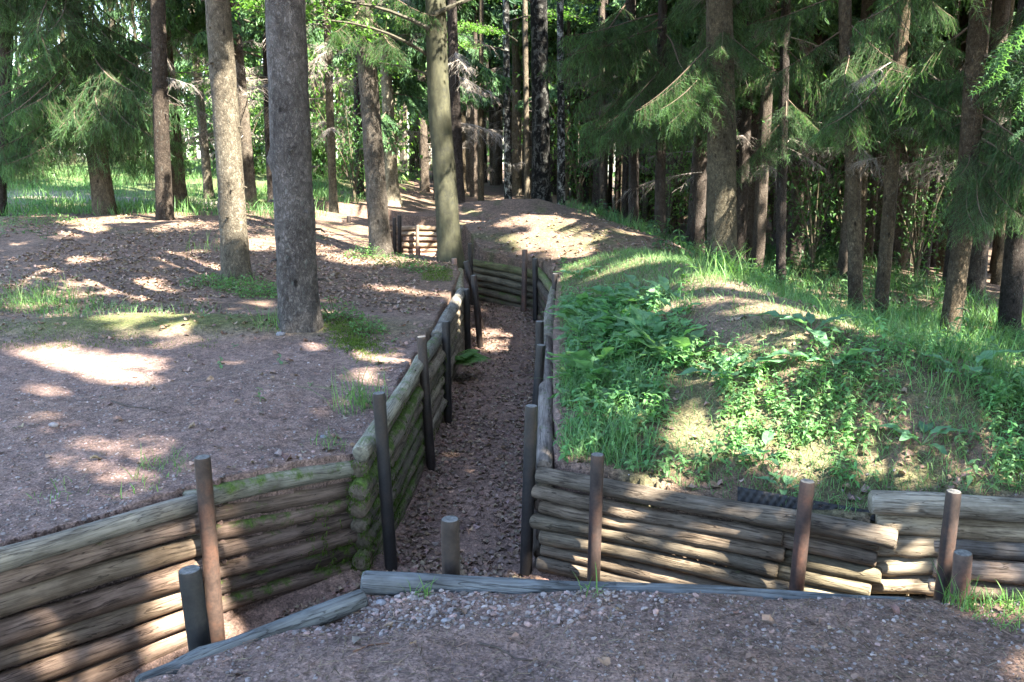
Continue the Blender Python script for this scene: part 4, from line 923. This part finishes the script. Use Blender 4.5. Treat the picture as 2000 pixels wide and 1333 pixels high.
SP2 = [leafy_mesh('foliage', 530 + k, 1.6, 4.6, 1300, .13, (.11, .20, .05), 8) for k in range(2)]  # bright leaf tint stands in for sunlight deep between the trunks
gu = np.random.default_rng(15)
for k in range(26):
    px = (430 + 560 * gu.random()) if k < 9 else (1050 + 1000 * gu.random()); Y = 24 + 20 * gu.random(); x = (px - 1000) / FPX * Y * .98
    z = float(H(x, Y)); r_ = empty('understory_tree', (x, Y, z), 'young leafy tree tinted sunlit green ' + ('between the far left trunks' if k < 9 else 'deep between the trunks of the dark right stand'), 'tree', 'young leafy trees left' if k < 9 else 'young leafy trees right'); o = link('foliage', SP2[k % 2], r_); s_ = .8 + .5 * gu.random(); o.scale = (s_, s_, s_ * (1 + .5 * gu.random())); o.rotation_euler = (0, 0, k * 2.1)
# beech limbs and leaves
def beech_limb(seed, L, n, size=.075):
    g = np.random.default_rng(seed); acc = Acc(); q = np.linspace(0, 1, 10)
    main = np.stack([q * L, .18 * L * np.sin(q * 2.6 + seed), .30 * L * q - .38 * L * q ** 2], -1)
    V, F, loc, caps = tube(main, .030 * (1 - q) + .005, 6, False); acc.add(V, F, (.06, .055, .04), None, 1)
    pts = []
    for k in range(14):
        u = .2 + .8 * g.random(); p0 = np.array([np.interp(u, q, main[:, i]) for i in range(3)]); yaw = (g.random() - .5) * 2.6; l = (.4 + .7 * g.random()) * (1.25 - .6 * u) * L / 2.4
        s_ = p0 + np.stack([np.cos(yaw) * q * l, np.sin(yaw) * q * l, (.12 - .35 * g.random()) * l * q], -1)
        V, F, loc, caps = tube(s_, .007 * (1 - q) + .002, 4, False); acc.add(V, F, (.06, .055, .04), None, 1)
        m = n // 14; i = g.random(m) ** .7
        pts.append(np.stack([np.interp(i, q, s_[:, j]) for j in range(3)], -1) + g.normal(0, 1, (m, 3)) * np.array([.13, .13, .05]) * L / 2.4)
    pts = np.concatenate(pts); V, F = leaf_proto(1., .62, 2, .25, .25)
    scatter(acc, V, F, pts, size * (.6 + .8 * g.random(len(pts))), rnd_rot(len(pts), .45, .25), jit_tint(len(pts), (.085, .175, .035), .3), 0)
    return acc.mesh('limb', [M_LEAF, M_TWIG])
LIMB = [beech_limb(540 + k, 2.6, 620) for k in range(3)]
for z, a, s_, p in [(3.0, R(190), .9, .25), (3.4, R(165), 1.0, .2), (3.9, R(200), 1.0, .0), (3.6, R(-10), 1.05, .25), (4.2, R(20), 1.0, 0.), (4.4, R(175), 1.1, -.1), (4.7, R(-25), 1.1, -.1), (2.7, R(140), .7, .2), (4.9, R(215), 1.0, -.2), (5.0, R(-60), .9, -.1)]:
    branch(t4, z, a, s_, LIMB[int(z * 10) % 3], p, 'limb')
for z, a, s_ in [(3.3, R(185), .8), (3.8, R(160), .9), (4.4, R(200), .9), (3.0, R(230), .6)]: branch(t22, z, a, s_, LIMB[1], .1, 'limb')
for z, a, s_ in [(4.6, R(180), .8), (5.2, R(150), .9), (5.5, R(10), .9), (4.9, R(240), .8)]: branch(t15, z, a, s_, LIMB[2], .1, 'limb'); branch(t13, z + .8, a + .5, s_, LIMB[0], .1, 'limb')
for z, a, s_ in [(3.6, R(-50), .9), (4.2, R(-75), 1.0)]: branch(t26, z, a, s_, PALEDEAD, -.1, 'dead_branch')

# ------------------------------------------------------------------ gravel, litter
def stone_proto(seed):
    import bmesh
    bm = bmesh.new(); bmesh.ops.create_icosphere(bm, subdivisions=1, radius=.5); g = np.random.default_rng(seed)
    V = np.array([v.co[:] for v in bm.verts]); F = np.array([[v.index for v in f.verts] for f in bm.faces]); bm.free()
    V = V * (1 + (g.random((len(V), 1)) - .5) * .45) * np.array([1, .75, .5]); return V, F
ST = [stone_proto(k) for k in range(4)]
acc = Acc()
def stones(n, x0, x1, y0, y1, fn, s0, s1):
    P = sample(n, x0, x1, y0, y1, fn, .06)
    for k in range(4):
        p = P[k::4]; sz = s0 + (s1 - s0) * rng.random(len(p)) ** 3
        tc = np.array([.205, .172, .155]) * (.45 + .95 * rng.random((len(p), 1))) * np.where(rng.random((len(p), 1)) < .25, np.array([[1.15, .92, .88]]), np.array([[1., 1., 1.02]]))
        scatter(acc, *ST[k], p + np.array([0, 0, .1]) * sz[:, None], sz, rnd_rot(len(p), .4), tc)
gn = lambda x, y: fbm(x * 2.2, y * 2.2, 71)
stones(16000, -1.9, 2.4, 2.2, 3.4, lambda x, y, px, py: smooth((gn(x, y) - .28) * 4) * (.45 + .55 * smooth((3.15 - y) / -.2 + 1)) , .006, .024)
stones(2200, -1.0, 1.6, 2.85, 3.15, lambda x, y, px, py: smooth((.9 - x)), .012, .036)
stones(13000, -4.6, -.7, 3.6, 8.0, lambda x, y, px, py: (.35 + .65 * smooth((gn(x, y) - .35) * 4)) * smooth((8 - y) / 2.5), .007, .028)
stones(2600, .5, 4.2, 4.3, 8.5, lambda x, y, px, py: .4 + 0 * x, .008, .03)
stones(1200, -.6, 3.0, 14.5, 20, lambda x, y, px, py: .6 + 0 * x, .015, .05)
stones(1500, -3.2, -.9, 3.2, 5.2, lambda x, y, px, py: smooth((.45 - trench_sd(x, y)) / .3), .012, .035)
gv = link('gravel', acc.mesh('gravel', [M_STONE])); tag(gv, kind='stuff')

def dead_leaf(seed):
    g = np.random.default_rng(seed); n = 7; a = np.linspace(0, 6.283, n, endpoint=False)
    r = .5 * (1 + (g.random(n) - .5) * .5); V = np.stack([np.cos(a) * r * 1.25, np.sin(a) * r * .8, .25 * np.cos(a * 2 + g.random() * 6) * .8 + (g.random(n) - .5) * .22], -1)
    V = np.concatenate([V, [[0, 0, -.05]]]); i = np.arange(n); return V, np.stack([i, (i + 1) % n, np.full(n, n)], -1)
DL = [dead_leaf(k) for k in range(5)]
acc = Acc()
LEAFC = [(.20, .142, .112), (.17, .118, .092), (.135, .094, .076), (.245, .185, .15), (.20, .13, .096)]
def litter(P, s0, s1, lift=.006, tilt=.35):
    for k in range(5):
        p = P[k::5]; scatter(acc, *DL[k], p + np.array([0, 0, lift]) + np.stack([0 * p[:, 0], 0 * p[:, 0], .012 * rng.random(len(p))], -1), s0 + (s1 - s0) * rng.random(len(p)), rnd_rot(len(p), tilt), jit_tint(len(p), LEAFC[k], .3))
x = -1.3 + 2.2 * rng.random(24000); y = 3.2 + 11.9 * rng.random(24000) ** 1.15; sdl = trench_sd(x, y); k = (sdl < -.02) & (rng.random(len(x)) < .35 + .65 * smooth((.34 + sdl) / .2) + .5 * (fbm(x * 2.5, y * 1.6, 121) - .5))
litter(np.stack([x, y, floor_z(x, y)], -1)[k], .020, .048)
x = -3.5 + 6.5 * rng.random(3500); y = 2.4 + 2.6 * rng.random(3500); k = trench_sd(x, y) < -.02
litter(np.stack([x, y, floor_z(x, y)], -1)[k], .030, .06)
x = -4 + 3.7 * rng.random(2500); y = 14.5 + 8 * rng.random(2500); k = trench_sd(x, y) < -.02
litter(np.stack([x, y, floor_z(x, y)], -1)[k], .05, .09)
litter(sample(17000, -10, -.5, 7.6, 17, lambda x, y, px, py: smooth((fbm(x * 1.1, y * 1.1, 81) - .36) * 5) * (.25 + .75 * smooth((y - 8.5)) * smooth((15.5 - y) / 3))), .028, .06)
litter(sample(900, -3, -.8, 4.5, 8.5, lambda x, y, px, py: .10 + .5 * smooth((.5 - trench_sd(x, y)) / .4)), .03, .06)
litter(sample(9000, 2.5, 9, 7.5, 16, lambda x, y, px, py: smooth((fbm(x * .8, y * .8, 83) - .42) * 6)), .045, .085)
litter(sample(2600, .2, 4.5, 4.3, 7.5, lambda x, y, px, py: .12 + .6 * smooth((.35 - trench_sd(x, y)) / .2)), .03, .065)
litter(sample(2500, -1, 4, 12.5, 22, lambda x, y, px, py: .5 + 0 * x), .04, .08)
litter(sample(300, -1.5, 2.2, 2.4, 3.3, lambda x, y, px, py: .3 + 0 * x), .02, .045)
fl = link('fallen_leaves', acc.mesh('fallen_leaves', [M_DEADLEAF])); tag(fl, kind='stuff')
# needles, bark crumbs and twiglets strewn over the soil
acc = Acc()
V = np.array([[-.5, -.03, 0], [.0, -.04, .04], [.5, -.02, 0], [.5, .02, 0], [0, .04, .05], [-.5, .03, 0]]); F = np.array([[0, 1, 4, 5], [1, 2, 3, 4]])
for n, x0, x1, y0, y1, a, b_ in [(11000, -1.9, 2.4, 2.2, 3.4, .012, .06), (9000, -4.5, -.7, 3.6, 8.5, .02, .08), (5000, -6, -.5, 8, 15, .04, .14), (1500, .3, 3.5, 4.4, 7, .03, .1)]:
    P = sample(n, x0, x1, y0, y1, lambda x, y, px, py: .9 + 0 * x, .06); l = a + (b_ - a) * rng.random(len(P)) ** 2.5
    scatter(acc, V, F, P + np.array([0, 0, .005]), np.stack([l, np.full(len(P), .045), l * .5], -1), rnd_rot(len(P), .15), jit_tint(len(P), (.15, .105, .075), .55))
ln_ = link('needle_litter', acc.mesh('needle_litter', [M_TWIG])); tag(ln_, kind='stuff')

# ------------------------------------------------------------------ grass
BL = [blade_proto(b, w) for b, w in ((.25, .011), (.6, .013), (.95, .013), (.45, .016))]
acc = Acc()
def grass(P, h0, h1, tint=(.075, .15, .05), tilt=.25, wid=1.):
    for k in range(4):
        p = P[k::4]; h = h0 + (h1 - h0) * rng.random(len(p)) ** 1.3
        scatter(acc, *BL[k], p - np.array([0, 0, .01]), np.stack([h, np.full(len(p), wid * .35), h], -1) , rnd_rot(len(p), tilt), jit_tint(len(p), tint, .3, .12))
cn = lambda x, y, s_=1.6, sd=91: fbm(x * s_, y * s_, sd)
grass(sample(11000, .2, 1.7, 4.7, 7.4, lambda x, y, px, py: box(px, py, 1050, 1260, 730, 950, 60) * smooth((cn(x, y) - .3) * 4)), .07, .26, (.11, .215, .085))
grass(sample(70000, .2, 5, 4.2, 11.5, lambda x, y, px, py: (.42 + .58 * smooth((cn(x, y) - .34) * 5)) * (1 - .65 * box(px, py, 1370, 1600, 570, 700, 60))), .03, .11, (.105, .185, .07), .5)
grass(sample(42000, 2.0, 9.5, 5.2, 14, lambda x, y, px, py: smooth((x - 2.2 - .0 * y) / .8) * smooth((cn(x, y, .8) - .30) * 5) * (1 - .9 * np.exp(-(((x - 4.6) / .8) ** 2 + ((y - 9.6 + (x - 4.6) * .9) / .7) ** 2)))), .12, .40, (.10, .20, .07), .4)
grass(sample(16000, 1.2, 9, 12.5, 25, lambda x, y, px, py: smooth((x - 1.6 - .1 * (18 - y)) / .7) * smooth((cn(x, y, .6) - .34) * 5)), .15, .42, (.08, .165, .06), .35, 1.8)
grass(sample(42000, -18, -4, 17, 40, lambda x, y, px, py: smooth((cn(x, y, .5) - .38) * 5) * (1 - .95 * np.exp(-((y - 21.5 + (x + 8) * .35) / .9) ** 2))), .12, .40, (.085, .17, .055), .35, 2.6)
grass(sample(2600, -8, -2.2, 8.3, 9.4, lambda x, y, px, py: smooth((cn(x, y, 1.2) - .40) * 6) * smooth((560 - px) / 500)), .05, .16, (.09, .17, .06), .4)
grass(sample(24000, -6, -1.3, 7.4, 8.9, lambda x, y, px, py: box(px, py, -200, 420, 628, 712, 30) * smooth((cn(x, y, 2.) - .3) * 4)), .015, .04, (.085, .105, .035), .6, 1.2)
for px, py, r_, n, h0, h1 in [(50, 592, .5, 260, .12, .4), (110, 600, .5, 200, .1, .35), (545, 640, .22, 90, .08, .3), (690, 800, .14, 60, .1, .42), (725, 790, .12, 40, .1, .45), (1842, 1160, .09, 150, .06, .24), (1872, 1170, .1, 120, .05, .2), (1960, 1190, .16, 200, .03, .1), (310, 920, .16, 40, .04, .14), (330, 905, .12, 30, .04, .13), (120, 965, .15, 22, .04, .11), (270, 960, .12, 22, .04, .1), (645, 870, .12, 26, .05, .16), (385, 975, .06, 20, .03, .09), (820, 1160, .05, 24, .04, .1), (1160, 1160, .05, 12, .04, .12), (455, 560, .3, 60, .08, .25), (395, 490, .3, 24, .15, .42), (1500, 520, .4, 120, .2, .5), (1420, 545, .3, 80, .2, .45), (1940, 1160, .2, 160, .04, .12)]:
    b = ground_hit(px, py); a = rng.random(n) * 6.283; q = r_ * rng.random(n) ** .5; P = np.stack([b[0] + np.cos(a) * q, b[1] + np.sin(a) * q, 0 * a], -1); P[:, 2] = H(P[:, 0], P[:, 1])
    P = P[trench_sd(P[:, 0], P[:, 1]) > .05]; grass(P, h0, h1, (.10, .19, .055), .3)
gr = link('grass', acc.mesh('grass', [M_GRASS])); tag(gr, kind='stuff')

# ------------------------------------------------------------------ herbs on the mound
def herb_proto(seed, hgt=.25, pairs=5, ll=.075, lw=.5):
    g = np.random.default_rng(seed); acc = Acc(); q = np.linspace(0, 1, 5)
    st = np.stack([.04 * np.sin(q * 3 + seed), .03 * q, q * hgt], -1); V, F, loc, caps = tube(st, .0035, 3, False); acc.add(V, F)
    LV_, LF_ = leaf_proto(1., lw, 3, .3, .35); pts, Rm, sc = [], [], []
    for k in range(pairs):
        u = (k + 1) / pairs; p = [np.interp(u, q, st[:, i]) for i in range(3)]; a0 = k * 1.57 + g.random()
        for j in range(2):
            pts.append(p); Rm.append(rotz(np.array([a0 + j * math.pi]))[0] @ roty(np.array([-.25 + .5 * g.random()]))[0]); sc.append(ll * (1.25 - .5 * u) * (.8 + .4 * g.random()))
    scatter(acc, LV_, LF_, np.array(pts), np.array(sc), np.array(Rm), np.ones((len(pts), 3)))
    return np.concatenate(acc.V), [np.concatenate(acc.F[k]) for k in acc.F]
def dock_proto(seed, n=8, ll=.24):
    g = np.random.default_rng(seed); acc = Acc(); V0, F0 = leaf_proto(1., .42, 6, .22, .35, 1.)
    for k in range(n):
        a = k * 2.4 + g.random() * .6; up = .35 + .7 * g.random(); l = ll * (.65 + .6 * g.random()); sl = l * (.3 + .4 * g.random())
        d = np.array([math.cos(a) * math.cos(up), math.sin(a) * math.cos(up), math.sin(up)])
        V, F, loc, caps = tube(np.array([[0, 0, 0], d * sl]), .004, 3, False); acc.add(V, F, (1., .9, .8))
        Rl = rotz(np.array([a]))[0] @ roty(np.array([-up * .75]))[0]
        acc.add((V0 * l) @ Rl.T + d * sl, F0, np.ones(3) * (.8 + .4 * g.random()))
    return np.concatenate(acc.V), [np.concatenate(acc.F[k]) for k in acc.F], np.concatenate(acc.T)
HB = [herb_proto(k, h, p, l, w) for k, (h, p, l, w) in enumerate([(.22, 5, .07, .55), (.30, 6, .08, .5), (.14, 3, .065, .7), (.20, 4, .09, .42), (.08, 2, .06, .75)])]
DK = [dock_proto(k + 20, 7 + k % 3, .24 + .02 * (k % 3)) for k in range(5)]
acc = Acc()
def herbs(P, s0, s1, tint, ks=(0, 1, 2, 3, 4)):
    for j, k in enumerate(ks):
        p = P[j::len(ks)]; scatter(acc, *HB[k], p, s0 + (s1 - s0) * rng.random(len(p)), rnd_rot(len(p), .3), jit_tint(len(p), tint, .3, .12))
patch = lambda px, py: np.maximum(box(px, py, 1055, 1345, 598, 725, 45) * smooth((1400 - px) / 60), box(px, py, 1050, 1200, 620, 790, 40))
P = sample(620, .25, 3, 5.5, 12, lambda x, y, px, py: patch(px, py), .26)
for k in range(5):
    p = P[k::5]; scatter(acc, DK[k][0], DK[k][1], p, .6 + .5 * rng.random(len(p)), rnd_rot(len(p), .25), jit_tint(len(p), (.10, .21, .085), .25), 0)
herbs(sample(2600, .2, 3, 5.0, 12, lambda x, y, px, py: patch(px, py) * .9, .14), .5, .95, (.10, .22, .085))
face = lambda x, y, px, py: box(px, py, 1230, 2100, 690, 960, 90) * (1 - .8 * box(px, py, 1370, 1600, 570, 700, 60)) * smooth((cn(x, y, 1.9, 97) - .46) * 8)
herbs(sample(6500, .4, 5, 4.2, 8, face), .28, .72, (.11, .225, .08))
herbs(sample(3000, .2, 1.5, 4.6, 7, lambda x, y, px, py: .25 * box(px, py, 1060, 1300, 740, 960, 60)), .4, .8, (.10, .21, .08))
herbs(sample(5000, 2.2, 9, 5.5, 14, lambda x, y, px, py: .45 * smooth((x - 2.5)) * smooth((cn(x, y, 1., 98) - .45) * 8)), .5, 1.1, (.09, .19, .065))
herbs(sample(1100, 1.7, 5, 8.0, 13, lambda x, y, px, py: box(px, py, 1400, 1580, 530, 600, 40)), .45, .95, (.11, .22, .06), (0, 1, 3))
herbs(sample(1500, 1.5, 10, 13, 26, lambda x, y, px, py: .5 * smooth((cn(x, y, .7, 99) - .45) * 8) * smooth((x - 1.8))), 1.0, 2.0, (.055, .12, .045), (0, 1, 2))
herbs(sample(120, .45, 1.3, 11.0, 14, lambda x, y, px, py: box(px, py, 1070, 1180, 530, 610, 30)), .6, 1.1, (.07, .15, .05), (0, 1, 2))
herbs(sample(500, -12, -5.5, 10, 14.5, lambda x, y, px, py: box(px, py, -200, 110, 395, 465, 30)), .5, 1.1, (.06, .12, .05), (2, 4))
herbs(sample(220, -5, -.8, 3.5, 9, lambda x, y, px, py: .12 + 0 * x), .3, .6, (.075, .15, .06), (2, 4))
ug = link('undergrowth', acc.mesh('undergrowth', [M_LEAF])); tag(ug, kind='stuff')
# docks that stand by themselves
DKM = [mesh_np('dock_plant', V, F, [M_LEAF], np.array([.095, .20, .10]) * T_, None, [0] * len(F)) for V, F, T_ in DK]
for k, (px, py, s_, lab) in enumerate([(1585, 650, 1.0, 'upright dock plant alone at the right end of the bare ridge'), (1420, 745, .9, 'dock plant with drooping leaves below the bare ridge'), (1630, 720, .9, 'dock plant leaning over the right edge of the ridge'), (1880, 745, 1.0, 'dock plant in the tall grass at the right'), (1190, 800, .7, 'low dock plant in the grass above the long log wall'),
                                       (1530, 960, .55, 'small dock plant rooted just above the middle right post'), (1130, 545, .8, 'dock plant beside the post half hidden by leaves'), (1490, 900, .6, 'dock plant low on the green mound face'), (1360, 700, .7, 'dock plant between the leafy patch and the bare ridge'), (1800, 870, .7, 'dock plant low at the right part of the mound')]):
    b = ground_hit(px, py); o = link('dock_plant', DKM[k % 5], None, tuple(b)); o.scale = (s_,) * 3; o.rotation_euler = (0, 0, k * 1.1); tag(o, lab, 'plant', 'single dock plants')
# tall flowering stalks by the broad spruce
def stalk(seed, h):
    V, F = herb_proto(seed, h, 9, .11, .4); return mesh_np('tall_herb', V, F, [M_LEAF], (.09, .18, .055), None, [0] * len(F))
for k, (px, py, h, lab) in enumerate([(1395, 520, .95, 'tall leafy stalk at the left foot of the broad spruce'), (1450, 545, .7, 'bright leafy stalk right of the broad spruce foot'), (1470, 530, .8, 'thin arching stalk in the sunlit herbs'), (1835, 625, .6, 'single leafy seedling left of the orange brown spruce'), (1330, 560, .5, 'upright stalk on the crest of the leafy mound')]):
    b = ground_hit(px, py); o = link('tall_herb', stalk(60 + k, h), None, tuple(b)); tag(o, lab, 'plant', 'tall stalks')
# ferns
def frond(acc, a, L, up, tint, g):
    q = np.linspace(0, 1, 12); r_ = np.stack([q * L * math.cos(up), 0 * q, L * (math.sin(up) * q - .55 * q ** 2)], -1) @ rotz(np.array([a]))[0].T
    V, F, loc, caps = tube(r_, .003, 3, False); acc.add(V, F, tint)
    PV, PF = leaf_proto(1., .15, 3, .1, .15); pts, Rm, sc = [], [], []
    for u in np.linspace(.12, .98, 20):
        p = np.array([np.interp(u, q, r_[:, i]) for i in range(3)])
        for s_ in (-1, 1): pts.append(p); Rm.append(rotz(np.array([a + s_ * 1.25]))[0] @ roty(np.array([.15 + .3 * u]))[0]); sc.append(L * .30 * math.sin(math.pi * (.12 + .88 * u) ** .8) + .008)
    scatter(acc, PV, PF, np.array(pts), np.array(sc), np.array(Rm), np.tile(tint, (len(pts), 1)) * (.85 + .3 * g.random((len(pts), 1))))
def fern(px, py, Y, z, n, L, az, tint, lab):
    b = atY(px, py, Y); b[2] = z if z is not None else H(b[0], b[1]); g = np.random.default_rng(int(px))
    r_ = empty('fern', tuple(b), lab, 'fern')
    for k in range(n):
        acc = Acc(); frond(acc, az[0] + (az[1] - az[0]) * (k + .5) / n, L * (.75 + .4 * g.random()), .5 + .6 * g.random(), np.array(tint), g); link('frond', acc.mesh('frond', [M_LEAF]), r_)
fern(893, 735, 9.6, -.62, 9, .44, (-1.7, 1.2), (.09, .19, .045), 'bright green fern growing out of the left trench wall')
fern(1985, 860, 5.3, None, 7, .42, (.2, 4.4), (.10, .19, .06), 'pale green fern at the right edge above the log wall')
# bilberry bushes and moss cushions at the trunks
def bilberry(px, py, rx, rz, n, lab):
    b = ground_hit(px, py); acc = Acc(); a = rng.random(n) * 6.283; q = rng.random(n) ** .5; h = rng.random(n)
    P = np.stack([np.cos(a) * q * rx, np.sin(a) * q * rx * .8, rz * (1 - q ** 2 * .8) * h + .01], -1); P[:, 2] += H(b[0] + P[:, 0], b[1] + P[:, 1]) - b[2]
    V, F = leaf_proto(1., .6, 2, .3, .2); scatter(acc, V, F, P, .022 + .022 * rng.random(n), rnd_rot(n, .7), jit_tint(n, (.08, .165, .05), .35), 0)
    for k in range(26):
        p = P[k]; V, F, loc, caps = tube(np.array([[p[0] * .4, p[1] * .4, 0], p]), .003, 3, False); acc.add(V, F, (.08, .08, .04), None, 1)
    r_ = link('bilberry_bush', acc.mesh('bilberry_bush', [M_LEAF, M_TWIG]), None, tuple(b)); tag(r_, lab, 'bush', 'bilberry bushes')
for a in [(485, 570, .42, .20, 700, 'bilberry bush right of the foot of the lit big spruce'), (520, 580, .35, .15, 420, 'low bilberry bush between the two big left spruces'), (410, 560, .36, .16, 420, 'bilberry bush left of the foot of the lit big spruce'), (655, 620, .28, .20, 380, 'bilberry bush touching the thickest trunk on its right'), (718, 650, .2, .16, 260, 'small bilberry bush at the end of the moss strip'),
          (715, 505, .35, .25, 420, 'bilberry bush left of the foot of the leaning spruce'), (785, 520, .40, .2, 420, 'bilberry bush right of the foot of the leaning spruce'), (825, 530, .35, .12, 260, 'low bilberry bush on the bank toward the trench bend'), (60, 440, .8, .25, 800, 'low green bush at the left edge of the bank')]: bilberry(*a)
acc = Acc()
def moss_at(P, s0, s1, Rm=None, tint=(.075, .115, .022)):
    for k in range(2): p = P[k::2]; scatter(acc, *BL[1 + k], p, np.stack([s0 + (s1 - s0) * rng.random(len(p)), np.full(len(p), .4), s0 + (s1 - s0) * rng.random(len(p))], -1), rnd_rot(len(p), .9) if Rm is None else Rm[k::2], jit_tint(len(p), tint, .4))
moss_at(sample(26000, -2.3, -.9, 6.8, 9.0, lambda x, y, px, py: np.exp(-(((x + 1.55 - (8.1 - y) * .35) / .16) ** 2 + ((y - 7.75) / .55) ** 2))), .015, .045)
moss_at(sample(6000, -1.6, -.6, 11.5, 14, lambda x, y, px, py: box(px, py, 825, 880, 525, 570, 20)), .02, .05)
ms = link('moss_cover', acc.mesh('moss_cover', [M_MOSS])); tag(ms, kind='stuff')
# hanging moss on the mossy corner of the log walls
for W, f in ((LW[1], lambda u: smooth((u - .55) * 3)), (LW[2], lambda u: smooth((.75 - u) * 2.5) * .8 + .15), (LW[3], lambda u: .2 + 0 * u)):
    acc = Acc()
    for i, o in enumerate(sorted([c for c in W.children], key=lambda c: c.name)):
        if i == 0: continue
        me = o.data; co = np.empty(len(me.vertices) * 3, np.float32); me.vertices.foreach_get('co', co); co = co.reshape(-1, 3); lo = np.empty(len(me.vertices) * 3, np.float32); me.attributes['loc'].data.foreach_get('vector', lo); lo = lo.reshape(-1, 3)
        u = (lo[:, 0] - lo[:, 0].min()) / np.ptp(lo[:, 0]); idx = rng.integers(0, len(co), 2600); p = co[idx] + (rng.random((2600, 3)) - .5) * .03
        wv = W.location; k = rng.random(2600) < f(u[idx]) * smooth((fbm(p[:, 0] * 5 + wv[0] * 5 + p[:, 1] * 4, p[:, 2] * 7, 111) - .42) * 7)
        moss_at(p[k], .012, .032, np.einsum('nij,njk->nik', rotz(rng.random(k.sum()) * 6.283), roty(.8 + 1.6 * rng.random(k.sum()))))
    if acc.n: tag(link('moss', acc.mesh('moss', [M_MOSS]), W), kind='stuff')

# ------------------------------------------------------------------ small single things
def twig(lab, pts, r_, tint=(.07, .055, .045)):
    P = np.array([ground_hit(*p) for p in pts]); P[:, 2] += r_ * .8; c = P.mean(0); V, F, loc, caps = tube(P - c, np.linspace(r_, r_ * .5, len(P)), 6, True); acc = Acc(); acc.add(V, [F] + caps, tint)
    tag(link('fallen_twig', acc.mesh('fallen_twig', [M_TWIG], True), None, tuple(c)), lab, 'twig')
twig('thin dark curved twig on the gravel of the left bank', [(218, 785), (250, 795), (290, 800), (325, 808)], .006)
twig('brown twig on the near gravel at the lower centre', [(690, 1275), (720, 1262), (760, 1258)], .004, (.16, .09, .06))
twig('grey twig on the near gravel right of centre', [(935, 1258), (975, 1268), (1010, 1290), (1050, 1292)], .004)
twig('short twig on the bank beside the trench edge', [(745, 592), (780, 596)], .012)
for px, py, sz, lab in [(105, 833, .07, 'flat grey blue stone on the left bank'), (632, 856, .055, 'small dark round stone near the left trench corner'), (548, 655, .10, 'pale stone at the foot of the thickest trunk'), (870, 1215, .04, 'reddish flat stone on the near gravel'), (745, 1180, .05, 'grey stone by the end of the edging timber')]:
    b = ground_hit(px, py); V, F = stone_proto(int(px)); acc = Acc(); acc.add(V * sz, F, (.17, .165, .175)); o = link('stone', acc.mesh('stone', [M_STONE], True), None, tuple(b + np.array([0, 0, sz * .12]))); tag(o, lab, 'stone')
# black dimpled membrane showing behind the long log wall
A_, B_ = np.array([1.25, 4.62, -.20]), np.array([1.93, 4.40, -.235]); n = 90; m = 9
u = np.linspace(0, 1, n); v = np.linspace(0, 1, m); UU, VV = np.meshgrid(u, v, indexing='ij')
dm = np.maximum(0, np.sin(UU * 34 * math.pi) * np.sin(VV * 3 * math.pi + (np.floor(UU * 34) % 2) * 0)) * .010
Pm = A_ + (B_ - A_) * UU[..., None] + np.array([0, 0, 1.]) * (VV[..., None] - .6) * (.10 - .05 * UU[..., None]) + np.array([-.28, -.96, 0]) * dm[..., None] + np.array([0, .02, 0]) * VV[..., None]
i = (np.arange(n - 1)[:, None] * m + np.arange(m - 1)[None]).ravel(); Fm = np.stack([i, i + m, i + m + 1, i + 1], -1)
mm, nt, out = new_mat('black_plastic'); bsdf(nt, out, (.012, .012, .013), .55, None, .3)
me = mesh_np('drainage_membrane', Pm.reshape(-1, 3), [Fm], [mm], None, None, None, True); o = link('drainage_membrane', me); tag(o, 'strip of black dimpled plastic behind the long log wall', 'membrane')
sol = o.modifiers.new('thickness', 'SOLIDIFY'); sol.thickness = .004
